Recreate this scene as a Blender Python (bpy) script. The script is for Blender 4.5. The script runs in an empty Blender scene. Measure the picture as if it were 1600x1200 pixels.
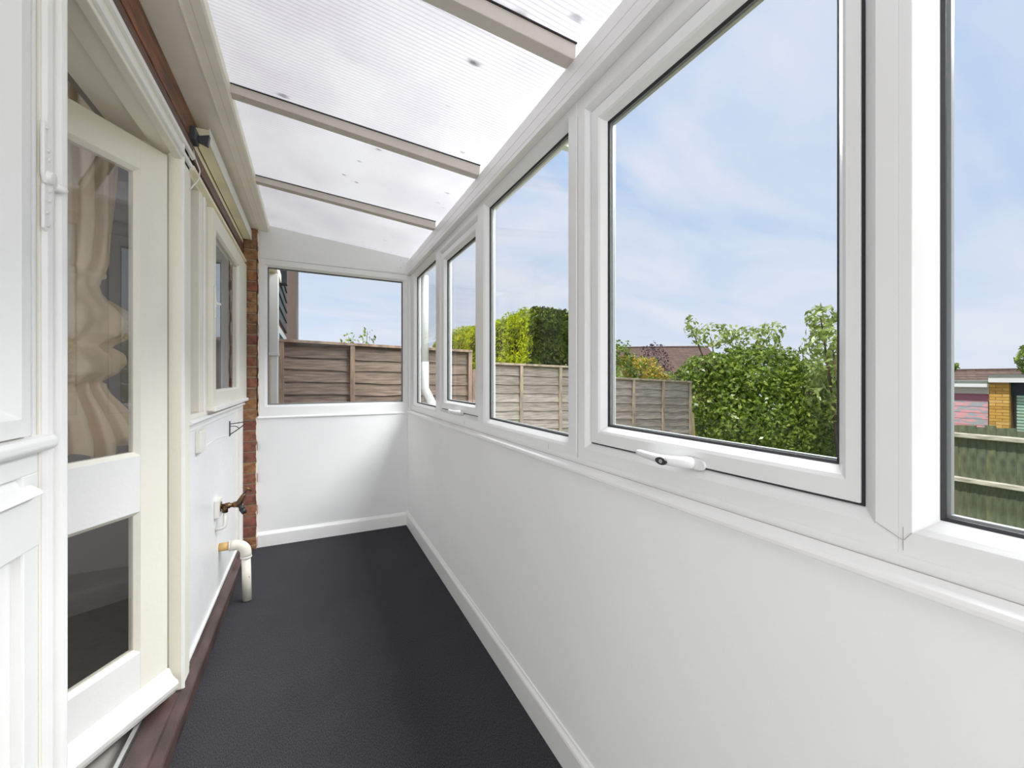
import bpy, math, random
import numpy as np
from mathutils import Vector, Matrix
random.seed(7); rng = np.random.default_rng(7)
scn = bpy.context.scene
COL = scn.collection
PI = math.pi

# ---------------------------------------------------------------- camera
cam_d = bpy.data.cameras.new('camera'); cam = bpy.data.objects.new('camera', cam_d); COL.objects.link(cam)
cam.location = (0, 0, 1.2); cam.rotation_euler = (PI/2, 0, -math.radians(25.88))
cam_d.sensor_width = 36; cam_d.lens = 36*645/1600; cam_d.shift_y = -9/1600; cam_d.clip_start = .02; cam_d.clip_end = 400
scn.camera = cam
scn.view_settings.view_transform = 'Standard'; scn.view_settings.look = 'None'
scn.view_settings.gamma = 1; scn.view_settings.use_curve_mapping = False
scn.view_settings.exposure = 0.0
try:
    scn.cycles.max_bounces = 14; scn.cycles.diffuse_bounces = 8; scn.cycles.transparent_max_bounces = 24
    scn.cycles.transmission_bounces = 10; scn.cycles.glossy_bounces = 4; scn.cycles.sample_clamp_indirect = 6
    scn.cycles.use_denoising = True
except Exception: pass

# ---------------------------------------------------------------- world: pale blue summer sky with thin cloud
SKY_STRENGTH = 1.0
w = bpy.data.worlds.new('sky'); scn.world = w; w.use_nodes = True
nt = w.node_tree; nt.nodes.clear(); N = nt.nodes; L = nt.links
def nd(t, **k):
    n = N.new(t)
    for a, b in k.items(): setattr(n, a, b)
    return n
tc = nd('ShaderNodeTexCoord'); sep = nd('ShaderNodeSeparateXYZ'); L.new(tc.outputs['Generated'], sep.inputs[0])
den = nd('ShaderNodeMath', operation='ADD'); L.new(sep.outputs[2], den.inputs[0]); den.inputs[1].default_value = .22
mx = nd('ShaderNodeMath', operation='MAXIMUM'); L.new(den.outputs[0], mx.inputs[0]); mx.inputs[1].default_value = .1
dv = []
for i in (0, 1):
    d = nd('ShaderNodeMath', operation='DIVIDE'); L.new(sep.outputs[i], d.inputs[0]); L.new(mx.outputs[0], d.inputs[1]); dv.append(d)
cmb = nd('ShaderNodeCombineXYZ'); L.new(dv[0].outputs[0], cmb.inputs[0]); L.new(dv[1].outputs[0], cmb.inputs[1])
mp = nd('ShaderNodeMapping'); mp.inputs['Rotation'].default_value = (0, 0, .7); mp.inputs['Scale'].default_value = (.55, 1.1, 1)
L.new(cmb.outputs[0], mp.inputs[0])
nz = nd('ShaderNodeTexNoise'); nz.inputs['Scale'].default_value = 1.7; nz.inputs['Detail'].default_value = 7; nz.inputs['Roughness'].default_value = .55; nz.inputs['Distortion'].default_value = .5
L.new(mp.outputs[0], nz.inputs['Vector'])
cr = nd('ShaderNodeValToRGB'); L.new(nz.outputs[0], cr.inputs[0])
cr.color_ramp.elements[0].position = .36; cr.color_ramp.elements[0].color = (.44, .62, .92, 1)
cr.color_ramp.elements[1].position = .66; cr.color_ramp.elements[1].color = (.84, .86, .96, 1)
hz = nd('ShaderNodeMapRange'); L.new(sep.outputs[2], hz.inputs[0]); hz.inputs[1].default_value = 0; hz.inputs[2].default_value = .45; hz.inputs[3].default_value = .85; hz.inputs[4].default_value = 0
mix = nd('ShaderNodeMix', data_type='RGBA'); L.new(hz.outputs[0], mix.inputs[0]); L.new(cr.outputs[0], mix.inputs[6]); mix.inputs[7].default_value = (.80, .85, .95, 1)
bg = nd('ShaderNodeBackground'); L.new(mix.outputs[2], bg.inputs[0]); bg.inputs[1].default_value = SKY_STRENGTH
wo = nd('ShaderNodeOutputWorld'); L.new(bg.outputs[0], wo.inputs[0])

# ---------------------------------------------------------------- sun (high, from behind the house)
sd = bpy.data.lights.new('sun', 'SUN'); sun = bpy.data.objects.new('sun', sd); COL.objects.link(sun)
sd.energy = 3.6; sd.angle = math.radians(1.2); sd.color = (1, .95, .86)
el = math.radians(64); az = Vector((-1, -.22, 0)).normalized()
sun.rotation_euler = (az*math.cos(el) + Vector((0, 0, math.sin(el)))).to_track_quat('Z', 'Y').to_euler()

def area(name, loc, target, sx, sy, power, col=(1, 1, 1)):
    d = bpy.data.lights.new(name, 'AREA'); d.shape = 'RECTANGLE'; d.size = sx; d.size_y = sy; d.energy = power; d.color = col
    o = bpy.data.objects.new(name, d); COL.objects.link(o); o.location = loc
    o.rotation_euler = (Vector(target)-Vector(loc)).to_track_quat('-Z', 'Y').to_euler(); return o
# unseen fill lamps, added to brighten the lean-to and the room behind the door
area('window_fill', (2.6, 1.1, 3.8), (-.20, 1.1, .9), 4.6, 1.7, 480)  # added outside above the eaves, shining in through the window run
area('roof_fill', (.2, -.60, 2.12), (.2, .5, 0), .85, 1.5, 11)  # added fill under the roof behind the camera
area('end_fill', (.15, -1.50, .42), (.25, 3.4, .62), 1.0, .72, 10)  # added fill, low down in front of the solid near wall
area('room_fill', (-2.2, -1.95, 1.45), (-1.0, 2.2, 1.1), 1.6, 1.3, 30)  # added fill inside the room, no window behind it

# ================================================================= materials
def principled(name, col, rough=.5, metal=0, spec=.5, var=0, vscale=8, bump=0, bscale=60, col2=None, stretch=(1,1,1), coords='Object', trans=0, detail=4):
    m = bpy.data.materials.new(name); m.use_nodes = True
    n = m.node_tree.nodes; l = m.node_tree.links; b = n['Principled BSDF']
    b.inputs['Roughness'].default_value = rough; b.inputs['Metallic'].default_value = metal
    try: b.inputs['Specular IOR Level'].default_value = spec
    except Exception: pass
    c = (*col, 1)
    b.inputs['Base Color'].default_value = c
    if var or bump or col2:
        t = n.new('ShaderNodeTexCoord'); mpn = n.new('ShaderNodeMapping'); mpn.inputs['Scale'].default_value = stretch
        l.new(t.outputs[coords], mpn.inputs[0])
    if var or col2:
        z = n.new('ShaderNodeTexNoise'); z.inputs['Scale'].default_value = vscale; z.inputs['Detail'].default_value = detail
        l.new(mpn.outputs[0], z.inputs['Vector'])
        r = n.new('ShaderNodeValToRGB'); l.new(z.outputs[0], r.inputs[0])
        r.color_ramp.elements[0].position = .35; r.color_ramp.elements[1].position = .65
        r.color_ramp.elements[0].color = tuple(max(0, x*(1-var)) for x in (col2 or col)) + (1,)
        r.color_ramp.elements[1].color = tuple(min(1, x*(1+var)) for x in col) + (1,)
        l.new(r.outputs[0], b.inputs['Base Color'])
    if bump:
        z2 = n.new('ShaderNodeTexNoise'); z2.inputs['Scale'].default_value = bscale; z2.inputs['Detail'].default_value = 5
        l.new(mpn.outputs[0], z2.inputs['Vector'])
        bp = n.new('ShaderNodeBump'); bp.inputs['Strength'].default_value = bump; bp.inputs['Distance'].default_value = .01
        l.new(z2.outputs[0], bp.inputs['Height']); l.new(bp.outputs[0], b.inputs['Normal'])
    return m

def painted(name, col, worn=(.45, .38, .30), amount=.60, rough=.4, scale=14):
    """old gloss paint with a few chips and fine scuffs"""
    m = principled(name, col, rough=rough, bump=.15, bscale=25)
    n = m.node_tree.nodes; l = m.node_tree.links; b = n['Principled BSDF']
    t = n.new('ShaderNodeTexCoord'); z = n.new('ShaderNodeTexNoise'); z.inputs['Scale'].default_value = scale*3; z.inputs['Detail'].default_value = 9; z.inputs['Roughness'].default_value = .7
    l.new(t.outputs['Object'], z.inputs['Vector'])
    r = n.new('ShaderNodeValToRGB'); l.new(z.outputs[0], r.inputs[0]); r.color_ramp.elements[0].position = amount + .12; r.color_ramp.elements[1].position = amount + .17
    z3 = n.new('ShaderNodeTexNoise'); z3.inputs['Scale'].default_value = 3; z3.inputs['Detail'].default_value = 5; l.new(t.outputs['Object'], z3.inputs['Vector'])
    r3 = n.new('ShaderNodeValToRGB'); l.new(z3.outputs[0], r3.inputs[0])
    r3.color_ramp.elements[0].position = .3; r3.color_ramp.elements[0].color = tuple(c*.93 for c in col) + (1,)
    r3.color_ramp.elements[1].position = .7; r3.color_ramp.elements[1].color = col + (1,)
    mxx = n.new('ShaderNodeMix'); mxx.data_type = 'RGBA'; l.new(r.outputs[0], mxx.inputs[0]); l.new(r3.outputs[0], mxx.inputs[6]); mxx.inputs[7].default_value = worn + (1,)
    l.new(mxx.outputs[2], b.inputs['Base Color'])
    return m

def glass(name, ior=1.5, tint=(.97, .985, .98)):
    m = bpy.data.materials.new(name); m.use_nodes = True; n = m.node_tree.nodes; l = m.node_tree.links; n.clear()
    tr = n.new('ShaderNodeBsdfTransparent'); tr.inputs[0].default_value = tint + (1,)
    gl = n.new('ShaderNodeBsdfGlossy'); gl.inputs['Roughness'].default_value = .0
    fr = n.new('ShaderNodeFresnel'); fr.inputs[0].default_value = ior
    g = n.new('ShaderNodeNewGeometry')  # avoid total reflection on the back faces of a thin pane
    lw = n.new('ShaderNodeMath'); lw.operation = 'MINIMUM'; l.new(fr.outputs[0], lw.inputs[0]); lw.inputs[1].default_value = .5
    nb = n.new('ShaderNodeMath'); nb.operation = 'SUBTRACT'; nb.inputs[0].default_value = 1; l.new(g.outputs['Backfacing'], nb.inputs[1])
    mu = n.new('ShaderNodeMath'); mu.operation = 'MULTIPLY'; l.new(lw.outputs[0], mu.inputs[0]); l.new(nb.outputs[0], mu.inputs[1])
    ms = n.new('ShaderNodeMixShader'); l.new(mu.outputs[0], ms.inputs[0]); l.new(tr.outputs[0], ms.inputs[1]); l.new(gl.outputs[0], ms.inputs[2])
    o = n.new('ShaderNodeOutputMaterial'); l.new(ms.outputs[0], o.inputs[0])
    return m

M = {}
M['upvc'] = principled('white_upvc', (.81, .81, .81), rough=.28, var=.015, vscale=3)
M['upvc_beam'] = principled('white_upvc_beam', (.82, .81, .805), rough=.3, var=.02, vscale=4)
M['wallpaint'] = principled('white_wall_paint', (.93, .93, .925), rough=.75, spec=.25, var=.02, vscale=2, bump=.04, bscale=180)
M['skirt'] = principled('white_gloss_skirting', (.90, .895, .89), rough=.3, var=.015)
M['seal'] = principled('black_rubber_seal', (.02, .02, .025), rough=.6)
M['seam'] = principled('weld_seam_grey', (.45, .43, .40), rough=.7)
M['spacer'] = principled('grey_spacer_bar', (.42, .43, .43), rough=.35, metal=.4)
M['glass'] = glass('window_glass', ior=1.18, tint=(.985, .99, .987))
M['oldglass'] = glass('old_single_glass', ior=2.0, tint=(.98, .975, .97))
M['cream'] = painted('cream_gloss_paint', (.88, .85, .74), amount=.6)
M['white'] = painted('white_gloss_paint', (.89, .88, .86), amount=.58)
M['whitepanel'] = painted('white_panel_paint', (.89, .89, .89), amount=.62, rough=.35)
M['yellowed'] = principled('yellowed_white_paint', (.95, .88, .67), rough=.4, var=.06, vscale=5)
M['plate'] = principled('stone_white_roof_bar', (.90, .86, .78), rough=.4, var=.03)
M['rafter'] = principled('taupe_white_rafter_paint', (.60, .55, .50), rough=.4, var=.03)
M['browntimber'] = principled('stained_brown_timber', (.13, .05, .03), rough=.45, col2=(.07, .03, .022), var=.15, vscale=7, stretch=(6, .6, 6), bump=.3, bscale=20)
M['redtimber'] = principled('reddish_brown_timber', (.24, .085, .035), rough=.45, col2=(.11, .04, .02), var=.2, vscale=9, stretch=(6, .8, 6), bump=.35, bscale=24)
M['threshold'] = principled('dark_brown_threshold_paint', (.085, .05, .047), rough=.38, col2=(.05, .028, .026), var=.2, vscale=5, stretch=(3, 1, 3), bump=.12)
M['alu'] = principled('aluminium_strip', (.62, .62, .60), rough=.3, metal=.9)
M['black'] = principled('black_iron', (.02, .02, .022), rough=.4)
M['darkgrey'] = principled('dark_grey_plastic', (.06, .065, .08), rough=.45)
M['plastic'] = principled('old_white_plastic', (.78, .76, .70), rough=.35, var=.03, vscale=20)
M['pipe'] = painted('grubby_white_waste_pipe', (.80, .76, .66), worn=(.16, .13, .10), amount=.50, scale=9)
M['pipeyellow'] = principled('tan_plastic_pipe', (.66, .42, .16), rough=.4, var=.08, vscale=20)
M['brass'] = principled('tarnished_brass', (.20, .12, .055), rough=.42, metal=.75, col2=(.09, .06, .04), var=.2, vscale=40)
M['curtain'] = principled('beige_satin_curtain', (.90, .77, .60), rough=.55, var=.05, vscale=6)
M['roomcarpet'] = principled('grey_room_carpet', (.40, .385, .36), rough=1, var=.05, vscale=30)
M['roomwall'] = principled('grey_room_paint', (.42, .41, .40), rough=.85)
M['roomceil'] = principled('room_ceiling_paint', (.30, .28, .26), rough=.9)
M['mortar'] = principled('sandy_mortar', (.40, .32, .23), rough=.95, bump=.5, bscale=90)
M['caulk'] = principled('cream_caulk_smear', (.80, .70, .60), rough=.7)
BR = []
for i, (a, b) in enumerate([((.30,.12,.07),(.20,.08,.05)), ((.33,.17,.075),(.24,.10,.05)), ((.27,.15,.08),(.18,.09,.05)), ((.36,.21,.10),(.25,.12,.06)), ((.24,.09,.06),(.15,.06,.045))]):
    BR.append(principled('red_brown_brick', a, rough=.9, col2=b, var=.12, vscale=28, bump=.6, bscale=70))
M['gutter'] = principled('pale_grey_gutter', (.66, .67, .65), rough=.35)
M['downpipe'] = principled('white_downpipe', (.60, .61, .60), rough=.4)
def wood(name, a, b, st=(1,1,8)):
    return principled(name, a, rough=.85, col2=b, var=.12, vscale=5, stretch=st, bump=.4, bscale=22)
FBOARD = [wood('weathered_fence_board', a, b, (1, 2, 12)) for a, b in [((.23,.17,.135),(.15,.105,.08)), ((.20,.15,.12),(.13,.095,.075)), ((.26,.195,.155),(.17,.125,.097))]]
GBOARD = [wood('silver_grey_fence_board', a, b, (1, 2, 12)) for a, b in [((.37,.32,.27),(.26,.215,.18)), ((.32,.275,.23),(.23,.19,.155)), ((.41,.36,.31),(.29,.245,.205))]]
M['fencebatten'] = wood('fence_batten_timber', (.42,.34,.25), (.28,.22,.16), (4,4,1))
M['fencebattendark'] = wood('dark_fence_batten', (.32,.23,.17), (.22,.15,.11), (4,4,1))
M['newwood'] = wood('yellow_new_timber', (.62,.47,.22), (.50,.36,.16), (4,4,1))
GRN = [wood('green_stained_board', a, b, (3, 3, 1)) for a, b in [((.17,.20,.125),(.11,.13,.08)), ((.20,.22,.13),(.13,.145,.085)), ((.16,.185,.125),(.22,.20,.12))]]
M['rail'] = wood('pale_sunbleached_rail', (.70,.66,.56), (.50,.46,.38), (1, 1, 6))

def opal():
    """ribbed opal polycarbonate: translucent, with the flute webs and the dirt lying on it as its own colour"""
    m = bpy.data.materials.new('opal_ribbed_polycarbonate'); m.use_nodes = True; n = m.node_tree.nodes; l = m.node_tree.links; n.clear()
    t = n.new('ShaderNodeTexCoord')
    wv = n.new('ShaderNodeTexWave'); wv.bands_direction = 'Y'; wv.inputs['Scale'].default_value = 20; wv.inputs['Distortion'].default_value = .15; l.new(t.outputs['Object'], wv.inputs['Vector'])
    r = n.new('ShaderNodeValToRGB'); l.new(wv.outputs[0], r.inputs[0]); r.color_ramp.elements[0].color = (.78, .78, .80, 1); r.color_ramp.elements[1].color = (1, 1, 1, 1); r.color_ramp.elements[0].position = .05; r.color_ramp.elements[1].position = .45
    z = n.new('ShaderNodeTexNoise'); z.inputs['Scale'].default_value = 3.2; z.inputs['Detail'].default_value = 4; l.new(t.outputs['Object'], z.inputs['Vector'])
    r2 = n.new('ShaderNodeValToRGB'); l.new(z.outputs[0], r2.inputs[0]); r2.color_ramp.elements[0].color = (.86, .84, .87, 1); r2.color_ramp.elements[1].color = (1, 1, 1, 1); r2.color_ramp.elements[0].position = .32; r2.color_ramp.elements[1].position = .6
    mu = n.new('ShaderNodeMix'); mu.data_type = 'RGBA'; mu.blend_type = 'MULTIPLY'; mu.inputs[0].default_value = 1; l.new(r.outputs[0], mu.inputs[6]); l.new(r2.outputs[0], mu.inputs[7])
    # dirt blots and leaf stains lying on the sheets (x, y, radius, darkness)
    cur = mu.outputs[2]
    z4 = n.new('ShaderNodeTexNoise'); z4.inputs['Scale'].default_value = 30; z4.inputs['Detail'].default_value = 3; l.new(t.outputs['Object'], z4.inputs['Vector'])
    for (bx_, by_, br_, bd_) in BLOTS:
        sb = n.new('ShaderNodeVectorMath'); sb.operation = 'SUBTRACT'; l.new(t.outputs['Object'], sb.inputs[0]); sb.inputs[1].default_value = (bx_, by_, 0)
        ml = n.new('ShaderNodeVectorMath'); ml.operation = 'MULTIPLY'; l.new(sb.outputs[0], ml.inputs[0]); ml.inputs[1].default_value = (.8, 1.25, 0)
        ln = n.new('ShaderNodeVectorMath'); ln.operation = 'LENGTH'; l.new(ml.outputs[0], ln.inputs[0])
        wo_ = n.new('ShaderNodeMath'); wo_.operation = 'MULTIPLY_ADD'; l.new(z4.outputs[0], wo_.inputs[0]); wo_.inputs[1].default_value = br_*1.0; l.new(ln.outputs['Value'], wo_.inputs[2])
        mr = n.new('ShaderNodeMapRange'); mr.interpolation_type = 'SMOOTHSTEP'; l.new(wo_.outputs[0], mr.inputs[0]); mr.inputs[1].default_value = br_*.55; mr.inputs[2].default_value = br_*1.55; mr.inputs[3].default_value = bd_; mr.inputs[4].default_value = 0
        mm = n.new('ShaderNodeMix'); mm.data_type = 'RGBA'; l.new(mr.outputs[0], mm.inputs[0]); l.new(cur, mm.inputs[6]); mm.inputs[7].default_value = (.10, .09, .11, 1); cur = mm.outputs[2]
    class _M: outputs = {2: cur}
    mu2 = _M
    dm = n.new('ShaderNodeMix'); dm.data_type = 'RGBA'; dm.blend_type = 'MULTIPLY'; dm.inputs[0].default_value = 1; l.new(mu2.outputs[2], dm.inputs[6]); dm.inputs[7].default_value = OPAL_TINT
    ts = n.new('ShaderNodeBsdfTranslucent'); l.new(dm.outputs[2], ts.inputs[0])
    df = n.new('ShaderNodeBsdfDiffuse'); df.inputs[0].default_value = (.85, .85, .86, 1)
    ms = n.new('ShaderNodeMixShader'); ms.inputs[0].default_value = OPAL_REFLECT; l.new(ts.outputs[0], ms.inputs[1]); l.new(df.outputs[0], ms.inputs[2])
    o = n.new('ShaderNodeOutputMaterial'); l.new(ms.outputs[0], o.inputs[0])
    return m
BLOTS = [(.47, 1.251, .024, .95), (.275, 1.952, .014, .75), (.205, 2.112, .013, .7), (.149, 2.30, .013, .75), (.215, 2.344, .012, .7), (.66, 2.152, .014, .6), (.645, 2.298, .016, .35), (.69, 2.34, .012, .4), (.66, .949, .022, .6), (.601, 1.745, .012, .55), (.459, 1.495, .012, .25), (.10, 2.62, .02, .5), (-.10, 1.80, .022, .7), (.685, 1.06, .03, .7), (.52, 1.02, .03, .5), (.30, 1.03, .02, .3), (.66, 1.83, .02, .6), (.546, 2.70, .016, .4), (.485, 3.15, .016, .55), (.52, 3.02, .012, .4), (.35, 3.3, .02, .25), (.12, 1.45, .05, .10), (.25, .75, .06, .12)]
OPAL_REFLECT = .28; OPAL_TINT = (.285, .282, .288, 1)
M['opal'] = opal()

def carpet():
    m = bpy.data.materials.new('charcoal_carpet'); m.use_nodes = True; n = m.node_tree.nodes; l = m.node_tree.links; b = n['Principled BSDF']
    b.inputs['Roughness'].default_value = .95
    try: b.inputs['Specular IOR Level'].default_value = .15
    except Exception: pass
    t = n.new('ShaderNodeTexCoord')
    mpn = n.new('ShaderNodeMapping'); mpn.inputs['Scale'].default_value = (2.2, .8, 1); mpn.inputs['Rotation'].default_value = (0, 0, .9); l.new(t.outputs['Object'], mpn.inputs[0])
    z = n.new('ShaderNodeTexNoise'); z.inputs['Scale'].default_value = 190; z.inputs['Detail'].default_value = 7; z.inputs['Roughness'].default_value = .7; l.new(mpn.outputs[0], z.inputs['Vector'])
    r = n.new('ShaderNodeValToRGB'); l.new(z.outputs[0], r.inputs[0]); r.color_ramp.elements[0].position = .34; r.color_ramp.elements[1].position = .72
    r.color_ramp.elements[0].color = (.013, .0125, .016, 1); r.color_ramp.elements[1].color = (.092, .090, .099, 1)
    z2 = n.new('ShaderNodeTexNoise'); z2.inputs['Scale'].default_value = 5; z2.inputs['Detail'].default_value = 4; l.new(t.outputs['Object'], z2.inputs['Vector'])
    r2 = n.new('ShaderNodeValToRGB'); l.new(z2.outputs[0], r2.inputs[0]); r2.color_ramp.elements[0].color = (.82, .82, .82, 1); r2.color_ramp.elements[1].color = (1.1, 1.1, 1.1, 1)
    mu = n.new('ShaderNodeMix'); mu.data_type = 'RGBA'; mu.blend_type = 'MULTIPLY'; mu.inputs[0].default_value = 1; l.new(r.outputs[0], mu.inputs[6]); l.new(r2.outputs[0], mu.inputs[7]); l.new(mu.outputs[2], b.inputs['Base Color'])
    bp = n.new('ShaderNodeBump'); bp.inputs['Strength'].default_value = .45; bp.inputs['Distance'].default_value = .003; l.new(z.outputs[0], bp.inputs['Height']); l.new(bp.outputs[0], b.inputs['Normal'])
    return m
M['carpet'] = carpet()

def leafmat(name, a, b, c, scale=3.0, trans=.35, rough=.45):
    m = bpy.data.materials.new(name); m.use_nodes = True; n = m.node_tree.nodes; l = m.node_tree.links; p = n['Principled BSDF']
    p.inputs['Roughness'].default_value = rough
    t = n.new('ShaderNodeTexCoord'); z = n.new('ShaderNodeTexNoise'); z.inputs['Scale'].default_value = scale; z.inputs['Detail'].default_value = 8; z.inputs['Roughness'].default_value = .75
    l.new(t.outputs['Object'], z.inputs['Vector'])
    r = n.new('ShaderNodeValToRGB'); l.new(z.outputs[0], r.inputs[0])
    e = r.color_ramp.elements; e[0].position = .38; e[0].color = a + (1,); e[1].position = .64; e[1].color = c + (1,)
    k = e.new(.5); k.color = b + (1,)
    l.new(r.outputs[0], p.inputs['Base Color'])
    ts = n.new('ShaderNodeBsdfTranslucent'); l.new(r.outputs[0], ts.inputs[0])
    ms = n.new('ShaderNodeMixShader'); ms.inputs[0].default_value = trans; l.new(p.outputs[0], ms.inputs[1]); l.new(ts.outputs[0], ms.inputs[2])
    l.new(ms.outputs[0], n['Material Output'].inputs[0])
    return m
M['leaf'] = leafmat('glossy_green_leaves', (.035,.07,.008), (.19,.30,.025), (.58,.66,.16), scale=8, rough=.3)  # ramp ends put lit highlights and dark gaps into the leaf colour
M['leaflight'] = leafmat('pale_green_leaves', (.17,.26,.04), (.38,.48,.12), (.66,.70,.30), scale=8, rough=.35)
M['hedge'] = leafmat('clipped_conifer_green', (.30,.38,.006), (.58,.68,.008), (.80,.84,.02), scale=3.0, trans=.2, rough=.9)
M['hedgeshade'] = leafmat('shade_toned_conifer_green', (.045,.06,.015), (.12,.17,.02), (.26,.32,.04), scale=2.5, trans=.15, rough=.9)  # darker copy of the hedge green, with the end face's shade in its colour
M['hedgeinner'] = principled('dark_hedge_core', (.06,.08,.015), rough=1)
M['yellowleaf'] = leafmat('yellow_blossom', (.75,.42,.04), (.9,.62,.08), (.95,.75,.25), scale=5)
M['purpleleaf'] = leafmat('purple_leaves', (.06,.03,.05), (.12,.06,.09), (.2,.11,.14), scale=5)
M['twig'] = principled('brown_twig', (.12,.08,.05), rough=.9)
M['soil'] = principled('lawn_and_soil', (.16,.2,.06), rough=1, col2=(.14,.11,.06), var=.15, vscale=1.2)

# ================================================================= mesh helpers
class MB:
    def __init__(s): s.v = []; s.f = []; s.mi = []
    def add(s, vs, fs, mi=0):
        o = len(s.v); s.v += [tuple(p) for p in vs]; s.f += [tuple(i+o for i in f) for f in fs]; s.mi += [mi]*len(fs)
    def box(s, x0, x1, y0, y1, z0, z1, mi=0):
        vs = [(x, y, z) for z in (z0, z1) for y in (y0, y1) for x in (x0, x1)]
        s.add(vs, [(0,2,3,1), (4,5,7,6), (0,1,5,4), (2,6,7,3), (0,4,6,2), (1,3,7,5)], mi)
    def prism(s, prof, a0, a1, mapf, mi=0):
        """closed 2D profile (p,q) swept along a"""
        n = len(prof)
        vs = [mapf(p, q, a0) for p, q in prof] + [mapf(p, q, a1) for p, q in prof]
        fs = [(i, (i+1) % n, n+(i+1) % n, n+i) for i in range(n)] + [tuple(range(n-1, -1, -1)), tuple(range(n, 2*n))]
        s.add(vs, fs, mi)
    def ring(s, loops, mapf, mi=0, close=True):
        """loops: list of (rect, depth), rect=(a0,a1,b0,b1); swept frame with mitred corners"""
        vs = []
        for (a0, a1, b0, b1), d in loops:
            vs += [mapf(a0, b0, d), mapf(a1, b0, d), mapf(a1, b1, d), mapf(a0, b1, d)]
        n = len(loops); fs = []
        for i in range(n if close else n-1):
            j = (i+1) % n
            for k in range(4):
                k2 = (k+1) % 4
                fs.append((4*i+k, 4*i+k2, 4*j+k2, 4*j+k))
        s.add(vs, fs, mi)
    def tube(s, pts, r, seg=12, caps=True, mi=0):
        pts = [Vector(p) for p in pts]; n = len(pts); rr = r if isinstance(r, (list, tuple)) else [r]*n
        o = []; prev = None
        for i, p in enumerate(pts):
            t = (pts[min(i+1, n-1)] - pts[max(i-1, 0)]).normalized()
            if prev is None:
                a = t.orthogonal().normalized()
            else:
                a = (prev - t*prev.dot(t)).normalized()
            prev = a; b = t.cross(a)
            o += [p + (a*math.cos(2*PI*k/seg) + b*math.sin(2*PI*k/seg))*rr[i] for k in range(seg)]
        fs = [(i*seg+k, i*seg+(k+1) % seg, (i+1)*seg+(k+1) % seg, (i+1)*seg+k) for i in range(n-1) for k in range(seg)]
        if caps: fs += [tuple(range(seg-1, -1, -1)), tuple(range((n-1)*seg, n*seg))]
        s.add(o, fs, mi)
    def build(s, name, mat, parent=None, bevel=0, smooth=False, seg=2, recalc=True):
        me = bpy.data.meshes.new(name); me.from_pydata(s.v, [], s.f); me.update()
        mats = mat if isinstance(mat, (list, tuple)) else [mat]
        for q in mats: me.materials.append(q)
        if len(mats) > 1: me.polygons.foreach_set('material_index', s.mi)
        if recalc:
            import bmesh
            bm = bmesh.new(); bm.from_mesh(me); bmesh.ops.recalc_face_normals(bm, faces=bm.faces); bm.to_mesh(me); bm.free()
        if smooth: me.polygons.foreach_set('use_smooth', [True]*len(me.polygons))
        o = bpy.data.objects.new(name, me); COL.objects.link(o)
        if parent is not None: o.parent = parent
        if bevel:
            b = o.modifiers.new('bevel', 'BEVEL'); b.width = bevel; b.segments = seg; b.limit_method = 'ANGLE'; b.angle_limit = math.radians(40)
        return o
def inset(r, d): return (r[0]+d, r[1]-d, r[2]+d, r[3]-d)
def tag(o, label=None, cat=None, group=None, kind=None):
    if label: o['label'] = label
    if cat: o['category'] = cat
    if group: o['group'] = group
    if kind: o['kind'] = kind
    return o
def empty(name, loc=(0,0,0), rz=0):
    o = bpy.data.objects.new(name, None); COL.objects.link(o); o.location = loc; o.rotation_euler = (0, 0, rz); o.empty_display_size = .1; return o
def struct(name, label=None, cat=None):
    o = empty(name); o['kind'] = 'structure'
    if label: o['label'] = label
    if cat: o['category'] = cat
    return o
def bx(name, mat, dims, parent=None, bevel=0):
    m = MB(); m.box(*dims); return m.build(name, mat, parent, bevel=bevel)
def arc(c, r, a0, a1, n=8):
    return [(c[0]+r*math.cos(a0+(a1-a0)*i/n), c[1]+r*math.sin(a0+(a1-a0)*i/n)) for i in range(n+1)]
XZ = lambda p, q, a: (p, a, q)      # profile in x,z swept along y
YZ = lambda p, q, a: (a, p, q)      # profile in y,z swept along x
XY = lambda p, q, a: (p, q, a)

YN, YF = -1.6, 3.43                 # near and far ends of the lean-to
# ================================================================= floor and walls
fl = bx('floor', M['carpet'], (-.40, .715, YN, YF+.02, -.06, 0.0)); tag(fl, 'charcoal grey fitted carpet on the floor of the narrow lean-to', 'floor', kind='structure')
wr = bx('wall_right', M['wallpaint'], (.71, .84, YN, YF+.14, -.7, .922)); tag(wr, 'smooth white dwarf wall under the long run of windows', 'wall', kind='structure')

wf = struct('wall_far', 'white end wall of the lean-to with sloping board above its window', 'wall')
M['wallpaint_dimmed'] = principled('white_wall_paint_dimmed', (.80, .80, .805), rough=.7, spec=.25, var=.02, vscale=2)  # same white wall paint, darkened where the fill light falls too strongly
bx('lower_wall', M['wallpaint_dimmed'], (-.354, .71, YF, YF+.13, -.7, .918), wf)
m = MB(); m.prism([(-.337, 2.058), (.722, 2.049), (.722, 2.190), (-.270, 2.300), (-.337, 2.305)], YF+.004, YF+.03, lambda p, q, a: (p, a, q)); m.build('sloping_board', M['upvc'], wf, bevel=.0015)
bx('board_seam', M['seam'], (-.335, .70, YF+.0025, YF+.006, 2.0565, 2.058), wf)
for sx, sz in ((.655, 2.165), (.655, 2.105)):
    m = MB(); m.tube([(sx, YF+.0055, sz), (sx, YF+.001, sz)], .003, 10); m.build('screw_cap', M['spacer'], wf)
bx('wall_near', M['wallpaint'], (-.9, .84, YN-.12, YN, -.7, 2.35)); tag(bpy.data.objects['wall_near'], 'white end wall behind the viewpoint', 'wall', kind='structure')

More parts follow.
